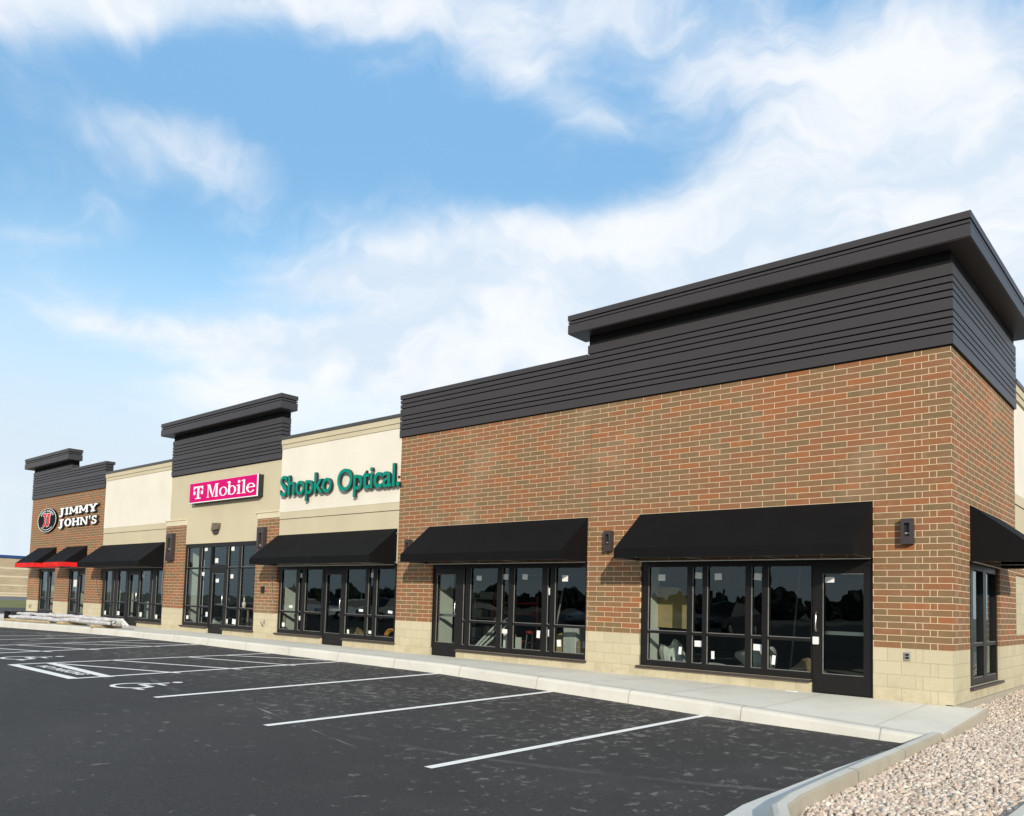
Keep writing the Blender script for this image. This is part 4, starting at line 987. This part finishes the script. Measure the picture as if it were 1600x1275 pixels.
# ------------------------------------------------------------------ signs
def clusters(me):
    bm = bmesh.new(); bm.from_mesh(me); seen = set(); isl = []
    for f in bm.faces:
        if f.index in seen: continue
        st = [f]; seen.add(f.index); fs = []
        while st:
            g = st.pop(); fs.append(g)
            for e in g.edges:
                for h in e.link_faces:
                    if h.index not in seen: seen.add(h.index); st.append(h)
        isl.append(fs)
    return bm, isl
def letters_from_text(body, size, ext, bold, spacing, fx, fz, yfront, mats, parent):
    """fx maps (x, y) of the flat lettering to world x, fz to world z; one mesh per letter"""
    me = txt_mesh(body, size, ext, bold, spacing); 
    bmesh_ = bmesh.new(); bmesh_.from_mesh(me); bmesh.ops.remove_doubles(bmesh_, verts=bmesh_.verts, dist=1e-5); bmesh_.to_mesh(me); bmesh_.free()
    bm, isl = clusters(me); items = []
    for fs in isl:
        xs_ = [v.co.x for f in fs for v in f.verts]; items.append([min(xs_), max(xs_), fs])
    items.sort(key=lambda q: q[0]); groups = []
    for it in items:
        if groups and it[0] < groups[-1][1]-.35*(it[1]-it[0]) and (it[1]-it[0]) < .6*size*.3+1e-6 and it[1] <= groups[-1][1]+.02*size: groups[-1][2].extend(it[2])
        elif groups and abs((it[0]+it[1])-(groups[-1][0]+groups[-1][1])) < .06*size: groups[-1][2].extend(it[2]); groups[-1][1] = max(groups[-1][1], it[1])
        else: groups.append([it[0], it[1], list(it[2])])
    for g in groups:
        m = MB(); idx = {}
        for f in g[2]:
            ids = []
            for v in f.verts:
                if v.index not in idx:
                    idx[v.index] = len(m.v); x, y, z = v.co; m.v.append((fx(x, y), yfront+(ext-z), fz(x, y)))
                ids.append(idx[v.index])
            m.f.append(tuple(ids)); m.mi.append(0 if f.normal.z > .5 else 1)
        m.build('letter', mats, parent, fix=True)
    bm.free()
def bounds(body, size, bold, spacing):
    me = txt_mesh(body, size, 0, bold, spacing); xs_ = [v.co.x for v in me.vertices]; ys_ = [v.co.y for v in me.vertices]; return min(xs_), max(xs_), min(ys_), max(ys_)
# teal channel letters
S1 = thing('wall_sign', 'teal raised lettering on the cream panel right of the magenta sign', 'sign')
bb = bounds('Shopko Optical.', 1.0, .012, .96)
sx = (-12.36+17.66)/(bb[1]-bb[0])
letters_from_text('Shopko Optical.', 1.0, .04, .012, .96, lambda x, y: -17.66+(x-bb[0])*sx, lambda x, y: 4.30-.012*(x-bb[0])+y*.845, -.14, [M['teal'], M['return']], S1)
m = MB()
for x in np.arange(-17.3, -12.4, .8): m.box(x-.02, x+.02, -.05, .006, 4.45, 4.49)
m.build('standoff', M['return'], S1)

# magenta box sign with white serif lettering
S2 = thing('wall_sign', 'magenta box sign with white serif lettering on the tan wall', 'sign')
m = MB(); m.box(-22.96, -18.79, -.165, .018, 4.37, 5.06, 1); m.box(-22.955, -18.795, -.20, -.166, 4.375, 5.055, 0); m.build('sign_box', [M['white'], M['return']], S2)
m = MB(); m.box(-22.945, -18.82, -.206, -.201, 4.402, 5.048); m.build('sign_face', M['magenta'], S2)
# glyph building blocks in the plane of a sign: polygons given as (x, z), each stroke a hair prouder than the last
class Glyph:
    def __init__(s, fx, fz, y, d=.006): s.m = MB(); s.fx = fx; s.fz = fz; s.y = y; s.d = d; s.k = 0
    def poly(s, pts):
        # keep counter-clockwise
        a = sum(p[0]*q[1]-q[0]*p[1] for p, q in zip(pts, pts[1:]+pts[:1]))
        if a < 0: pts = pts[::-1]
        s.k += 1; yf = s.y-.0004*s.k; n = len(pts)
        v = [(s.fx(*p), yf, s.fz(*p)) for p in pts]+[(s.fx(*p), s.y+s.d, s.fz(*p)) for p in pts]
        s.m.add(v, [tuple(range(n))], 0); s.m.add(v, [(i, i+n, (i+1) % n+n, (i+1) % n) for i in range(n)], 1)
    def rect(s, x0, z0, x1, z1): s.poly([(x0, z0), (x1, z0), (x1, z1), (x0, z1)])
    def ring(s, cx, cz, rx, rz, tx, tz, a0=0, a1=360, n=28):
        """elliptic ring with stroke tx at the sides and tz at top and bottom"""
        s.k += 1; yf = s.y-.0004*s.k; o = []; i_ = []
        full = abs(a1-a0) >= 360
        for k in range(n+1):
            a = math.radians(a0+(a1-a0)*k/n); o.append((cx+rx*math.cos(a), cz+rz*math.sin(a))); i_.append((cx+(rx-tx)*math.cos(a), cz+(rz-tz)*math.sin(a)))
        for k in range(n):
            for q in ([o[k], o[k+1], i_[k+1], i_[k]],):
                s.m.add([(s.fx(*p), yf, s.fz(*p)) for p in q], [(0, 1, 2, 3)], 0)
            for c, e in ((o[k], o[k+1]), (i_[k+1], i_[k])):
                s.m.add([(s.fx(*c), yf, s.fz(*c)), (s.fx(*e), yf, s.fz(*e)), (s.fx(*e), s.y+s.d, s.fz(*e)), (s.fx(*c), s.y+s.d, s.fz(*c))], [(0, 1, 2, 3)], 1)
    def done(s, name, mats, parent): return s.m.build(name, mats, parent, fix=False)
Y2 = -.2085; LX = lambda x, z: x; LZ = lambda x, z: 4.51+z*.43
WW = [M['white'], M['white']]
g = Glyph(lambda x, z: -22.68+x, LZ, Y2)                                     # the T with its two squares
g.rect(.245, .06, .375, .98); g.rect(.13, 0, .49, .07); g.poly([(.02, .98), (.60, .98), (.60, .90), (.02, .90)])
g.poly([(.0, .98), (.06, .98), (.045, .70), (.0, .66)]); g.poly([(.56, .98), (.62, .98), (.62, .66), (.575, .70)]); g.poly([(.05, .90), (.20, .90), (.07, .80)]); g.poly([(.57, .90), (.42, .90), (.55, .80)])
g.rect(0, .34, .12, .60); g.rect(.50, .34, .62, .60); g.done('letter', WW, S2)
def serif_stem(g, x, w, z0, z1, s=.05, th=.055, top='both', bot=True):
    g.rect(x, z0, x+w, z1)
    if bot: g.rect(x-s, z0, x+w+s, z0+th)
    if top == 'both': g.rect(x-s, z1-th, x+w+s, z1)
    elif top == 'left': g.poly([(x-s*1.5, z1-.08), (x-s*1.5, z1-.03), (x+w, z1+.02), (x+w, z1-.1)])
ox = -21.80
g = Glyph(lambda x, z: ox+x, LZ, Y2)
serif_stem(g, .05, .045, 0, 1.0, .055, .05, None); g.rect(-.0, .95, .16, 1.0); serif_stem(g, .56, .11, 0, 1.0, .06, .05, None); g.rect(.58, .95, .73, 1.0)
g.poly([(.05, 1.0), (.19, 1.0), (.42, .02), (.35, .02)]); g.poly([(.58, 1.0), (.53, 1.0), (.345, .02), (.385, .02)]); g.done('letter', WW, S2)
def shift(o): return lambda x, z: o+x
g = Glyph(shift(-21.02), LZ, Y2); g.ring(.25, .34, .25, .345, .105, .05); g.done('letter', WW, S2)
g = Glyph(shift(-20.52), LZ, Y2); g.rect(.06, .03, .165, 1.02); g.poly([(-.02, .98), (.06, 1.0), (.06, .92), (-.02, .93)]); g.ring(.28, .34, .24, .345, .10, .05); g.done('letter', WW, S2)
g = Glyph(shift(-19.95), LZ, Y2); serif_stem(g, .06, .11, 0, .68, .055, .05, 'left'); g.ring(.115, .90, .075, .105, .0749, .1049); g.done('letter', WW, S2)
g = Glyph(shift(-19.66), LZ, Y2); serif_stem(g, .06, .11, 0, 1.0, .055, .05, 'left'); g.done('letter', WW, S2)
g = Glyph(shift(-19.40), LZ, Y2); g.ring(.25, .34, .25, .345, .105, .05, 15, 325); g.rect(.09, .36, .49, .42); g.done('letter', WW, S2)

# white slab-serif letters and round badge on the far brick front
S3 = thing('wall_sign', 'white slab serif raised lettering on the far brick front', 'sign')
def slab_letter(ch, x, w, zb_, h):
    g = Glyph(lambda a, b: x+a*w, lambda a, b: zb_+b*h-.0, -.125, .115)
    st = .27; th = .17
    def stem(a, z0=0, z1=1, s=.10, t=True, b=True, sw=st):
        g.rect(a, z0, a+sw, z1)
        if b: g.rect(a-s, z0, a+sw+s, z0+th)
        if t: g.rect(a-s, z1-th, a+sw+s, z1)
    if ch == 'I': stem(.5-st/1.1, sw=st*1.8, s=.2)
    elif ch == 'J':
        g.rect(.40, .02, .40+.36, 1); g.rect(.22, 1-th, .98, 1); g.poly([(.40, .06), (.76, .06), (.66, -.16), (.46, -.26), (.40, -.26)]); g.poly([(.05, -.10), (.42, -.26), (.46, -.05), (.14, .06)])
    elif ch == 'M':
        stem(.04, sw=.18, s=.05, t=False); stem(.76, sw=.20, s=.05, t=False); g.poly([(0, 1), (.26, 1), (.56, .2), (.42, .2)]); g.poly([(1, 1), (.74, 1), (.42, .2), (.58, .2)]); g.rect(-.02, 1-th, .24, 1); g.rect(.76, 1-th, 1.02, 1)
    elif ch == 'Y':
        stem(.36, 0, .5, .12, t=False, sw=.30); g.poly([(.0, 1), (.32, 1), (.62, .42), (.38, .42)]); g.poly([(1, 1), (.74, 1), (.42, .42), (.62, .42)]); g.rect(-.04, 1-th, .42, 1); g.rect(.62, 1-th, 1.06, 1)
    elif ch == 'O': g.ring(.5, .5, .52, .52, .30, .17)
    elif ch == 'H': stem(.06, sw=.24, s=.07); stem(.70, sw=.24, s=.07); g.rect(.28, .42, .72, .60)
    elif ch == 'N': stem(.06, sw=.17, s=.07, t=False); stem(.76, sw=.17, s=.08, b=False); g.poly([(.0, 1), (.28, 1), (.93, 0), (.70, 0)]); g.rect(-.04, 1-th, .24, 1)
    elif ch == "'": g.poly([(.15, 1.05), (.85, 1.05), (.55, .62), (.30, .62)])
    elif ch == 'S':
        g.ring(.5, .73, .46, .29, .30, .15, 20, 270); g.ring(.5, .27, .48, .29, .31, .15, -160, 90); g.rect(.74, .70, .94, 1.0); g.rect(.04, .0, .24, .30)
    g.done('letter', [M['white'], M['return']], S3)
for ch, x, w_ in (('J', -34.62, .62), ('I', -33.95, .42), ('M', -33.45, .92), ('M', -32.44, .92), ('Y', -31.45, .80)): slab_letter(ch, x, w_, 4.555, .32)
for ch, x, w_ in (('J', -34.62, .62), ('O', -33.92, .74), ('H', -33.10, .76), ('N', -32.26, .78), ("'", -31.42, .24), ('S', -31.13, .52)): slab_letter(ch, x, w_, 4.05, .33)
S4 = thing('wall_sign', 'round black badge sign with two red initials on the far brick front', 'sign', (-36.04, 0, 4.42))
RX, RZ = 1.10, .545
def ell(k, n=48): return [(RX*k*math.cos(2*math.pi*i/n), RZ*k*math.sin(2*math.pi*i/n)) for i in range(n)]
m = MB(); m.prism(ell(1), 1, -.10, .0); m.build('badge_body', M['signblack'], S4)
g = Glyph(LX, lambda x, z: z, -.104); g.ring(0, 0, RX*.985, RZ*.985, RX*.035, RZ*.035, n=48); g.done('badge_rim', WW, S4)
for x0_ in (-.40, .02):
    for mat, gr, yy in ((M['white'], .035, -.106), (M['signred'], 0, -.112)):
        g = Glyph(lambda a, b: x0_+a, LX and (lambda a, b: b), yy, .003)
        g.rect(.14-gr, -.10-gr, .32+gr, .29+gr*.6); g.rect(.04-gr, .20-gr*.6, .40+gr, .29+gr*.6); g.poly([(.14-gr, -.08), (.32+gr, -.08), (.25, -.26-gr*.6), (.02-gr, -.30-gr*.6), (.02-gr, -.20), (.14-gr, -.16)])
        g.done('initial', [mat, mat], S4)
def arc_text(body, r, a_mid, size, up):
    me = txt_mesh(body, size, 0, .004, 1.08); xs_ = [v.co.x for v in me.vertices]; c0 = (min(xs_)+max(xs_))/2
    for v in me.vertices:
        x, y = v.co.x-c0, v.co.y
        if up: a = math.radians(a_mid)-x/r; rr = r+y
        else: a = math.radians(a_mid)+x/r; rr = r-y
        v.co = (RX*rr*math.cos(a), -.1045, RZ*rr*math.sin(a))
    me.materials.clear(); me.materials.append(M['white']); o = bpy.data.objects.new('badge_lettering', me); COL.objects.link(o); o.parent = S4
arc_text("JIMMY JOHN'S", .70, 90, .215, True); arc_text('GOURMET SANDWICHES', .83, 270, .11, False)


m = MB(); m.prism([(-2.46, -.16), (-2.30, -.19), (-2.27, -.13), (-2.40, -.09)], 2, .004, .016); tag(m.build('paper_scrap', M['paper']), 'white scrap of paper on the walk left of the glass door', 'scrap')
# ------------------------------------------------------------------ bundle of materials lying on the walk
PB = Vector((0, 0, 0))
def bpt(u, v, zz=0.0):
    a = Vector((-33.8, -1.95, 0)); b = Vector((-22.9, -2.35, 0)); d = (b-a); n = Vector((-d.y, d.x, 0)).normalized(); p = a+d*u+n*v
    zg = zw(p.x)+(zt(p.x)-zw(p.x))*min(1, max(0, -p.y/2.56)); return Vector((p.x, p.y, zg+zz))
t_ = thing('material_bundle', 'long bundle of parapet lengths wrapped in white film lying on the far walk', 'bundle', (0, 0, 0))
def wrapped(u0, u1, v, z, r, seed):
    rg = np.random.default_rng(seed); P = []; R_ = []
    for k in range(16):
        u = u0+(u1-u0)*k/15; P.append(bpt(u, v+.02*rg.normal(), z+.012*rg.normal())); R_.append(r*(1+.14*rg.normal()) if 0 < k < 15 else r*.7)
    m = MB(); m.tube(P, r, 9, radii=R_); m.build('wrapped_length', M['foil'], t_)
wrapped(.03, .97, -.20, .16, .075, 1); wrapped(.0, .93, -.02, .16, .08, 2); wrapped(.06, 1.0, .16, .16, .075, 5); wrapped(.30, 1.0, -.08, .28, .065, 3); wrapped(.02, .62, .06, .29, .065, 4); wrapped(.5, .99, .12, .28, .055, 6)
for u in (.06, .34, .62, .9):
    m = MB(); a, b = bpt(u, -.5, .04), bpt(u, .5, .04); m.tube([a, b], .045, 4); m.build('bearer', M['wood'], t_)
for u in (.97, .99, 1.0):
    m = MB(); m.tube([bpt(u, -.1+.1*(u-.97)*30, .18), bpt(u+.02, .0, .30), bpt(u+.05, .06, .12)], .025, 6); m.build('loose_strap', M['bagw'], t_)
for i, (u, lab) in enumerate(((.0, 'dark empty crate at the left end of the wrapped bundle'), (.14, 'dark flat carton behind the left part of the wrapped bundle'))):
    tt = thing('dark_crate', lab, 'crate', bpt(u, .45 if i else .05, .0)); L = .9 if i else .34
    m = MB(); m.box(-L*1.2, L*1.2, -.25, .25, 0, .04); m.box(-L*1.2, L*1.2, .21, .25, .04, .36); m.box(-L*1.2, -L*1.2+.05, -.25, .21, .04, .36); m.box(L*1.2-.05, L*1.2, -.25, .21, .04, .36)
    m.box(-L*1.2, L*1.2, -.25, .21, .361, .375); m.build('shell', M['lamp_in'], tt)
m = MB(); m.tube([bpt(.10, -.38, .04), bpt(.52, -.42, .04)], .05, 4); tag(m.build('timber', M['wood']), 'yellowish timber length lying in front of the wrapped bundle', 'timber')


# ------------------------------------------------------------------ store far to the left
t_ = thing('far_store', 'long tan banded block store with blue fascia beyond the grass', 'building', (-90, 0, 0))
m = MB(); m.box(-30, 0, -1, 110, -.5, 4.43); m.build('wall', M['farwall'], t_)
m = MB(); m.box(-30.1, .12, -1.1, 110.1, 4.432, 4.72); m.build('fascia', M['blue'], t_)
m = MB(); m.box(-30.05, .10, -1.05, 110, -.5, .60); m.build('plinth', stucco('far_plinth', (.55, .47, .34)), t_)


# ------------------------------------------------------------------ what stands across the lot (mirrored in the shop glass)
bmt = bmesh.new(); rg = np.random.default_rng(11)
for k in range(230):
    x = rg.uniform(-330, 60); y = rg.uniform(-250, -195); h = rg.uniform(3.4, 6.4)*(1.0 if rg.random() < .8 else 1.45); wd_ = h*rg.uniform(.28, .75)
    res = bmesh.ops.create_icosphere(bmt, subdivisions=3, radius=1.0); ph = rg.random(6)*6
    for v in res['verts']:
        q = v.co; r_ = 1+.16*math.sin(q.x*7+ph[0])+.16*math.sin(q.y*6+ph[1])+.14*math.sin(q.z*9+ph[2])+.10*math.sin(q.x*19+q.z*13+ph[3])+.10*math.sin(q.y*23+q.z*17+ph[4])+.12*rg.normal()*.6
        taper = 1-.45*max(0, q.z) ; v.co = Vector((x+q.x*wd_*r_*taper, y+q.y*wd_*r_*taper, -.6+h*.5+q.z*h*.52*r_))
me = bpy.data.meshes.new('tree_belt'); bmt.to_mesh(me); bmt.free(); me.materials.append(plain('tree_belt_leaf', (.030, .036, .022), .95, .5, .4, bmp=.8, bscale=2.0))
o = bpy.data.objects.new('tree_belt', me); COL.objects.link(o); o['kind'] = 'stuff'; tag(o, 'dark belt of trees and shrubs far across the parking lot', 'trees')
def car(x, y, rz, mat, label, tall=0.0):
    t = thing('parked_car', label, 'car', (x, y, zb(x)+.01), 'cars parked across the lot'); t.rotation_euler = (0, 0, rz)
    low = [(-2.25, .32), (2.2, .32), (2.28, .55), (2.2, .82), (1.2, .98+tall*.3), (-2.0, 1.0+tall*.3), (-2.28, .85)]
    cab = [(1.15, .98+tall*.3), (.45, 1.46+tall), (-1.2, 1.48+tall), (-1.95-tall*.5, 1.0+tall*.3)]
    m = MB(); m.prism(low, 1, -.88, .88); m.prism([(p[0]*.9-.05, p[1]+.02) for p in cab[1:3]]+[(-1.35, cab[2][1]-.06), (.5, cab[1][1]-.06)], 1, -.70, .70); m.build('body', mat, t, bevel=.05)
    m = MB(); v = [(a, s_*(.82 if i in (0, 3) else .68), z-.01) for s_ in (-1, 1) for i, (a, z) in enumerate(cab)]
    m.add(v, [(0, 1, 2, 3), (7, 6, 5, 4), (0, 4, 5, 1), (1, 5, 6, 2), (2, 6, 7, 3)]); m.build('window', M['carglass'] if False else M['alum'], t)
    for wx in (-1.38, 1.42):
        for s_ in (-1, 1):
            m = MB(); m.tube([(wx, s_*.74, .33), (wx, s_*.90, .33)], .33, 18); w_ = m.build('wheel', M['fabric'], t); m = MB(); m.tube([(wx, s_*.88, .33), (wx, s_*.91, .33)], .2, 12); m.build('rim', M['chrome'], w_)
    for s_ in (-1, 1):
        m = MB(); m.box(2.16, 2.26, s_*.62-.16, s_*.62+.16, .64, .78); m.build('headlight', M['lens'], t)
CM = [plain('car_silver', (.45, .46, .47), .3, .03, 1, .6, coat=.5), plain('car_dark', (.02, .021, .024), .25, .03, coat=.5), plain('car_white', (.7, .7, .7), .3, .03, coat=.5), plain('car_red', (.25, .02, .02), .3, .03, coat=.5)]
for x, y, c, tl, lab in ((-16.5, -27, 1, .25, 'dark tall car parked across the lot, nearest the camera side'), (-25, -27.5, 0, 0, 'silver low car parked across the lot beside the dark tall one'), (-41, -24.5, 0, .2, 'silver tall car parked across the lot opposite the teal sign shop'),
                         (-46.5, -25, 2, 0, 'white low car parked across the lot between silver cars'), (-52, -24.5, 0, 0, 'silver low car parked across the lot at the far end of the row'), (-36, -28, 1, 0, 'black low car parked across the lot in the middle of the row'), (-60, -27, 3, 0, 'red low car parked across the lot, furthest from the gable')):
    car(x, y, math.pi/2+.05*math.sin(x), CM[c], lab, tl)
t_ = thing('utility_pole', 'wooden utility pole with cross arms far across the lot', 'pole', (-29, -62, -.6))
m = MB(); m.tube([(0, 0, 0), (0, 0, 9.5)], .15, 8, radii=[.17, .11]); m.build('pole', M['sill'], t_)
for z in (8.2, 9.0):
    m = MB(); m.box(-1.1, 1.1, -.06, .06, z, z+.12); m.build('cross_arm', M['sill'], t_)
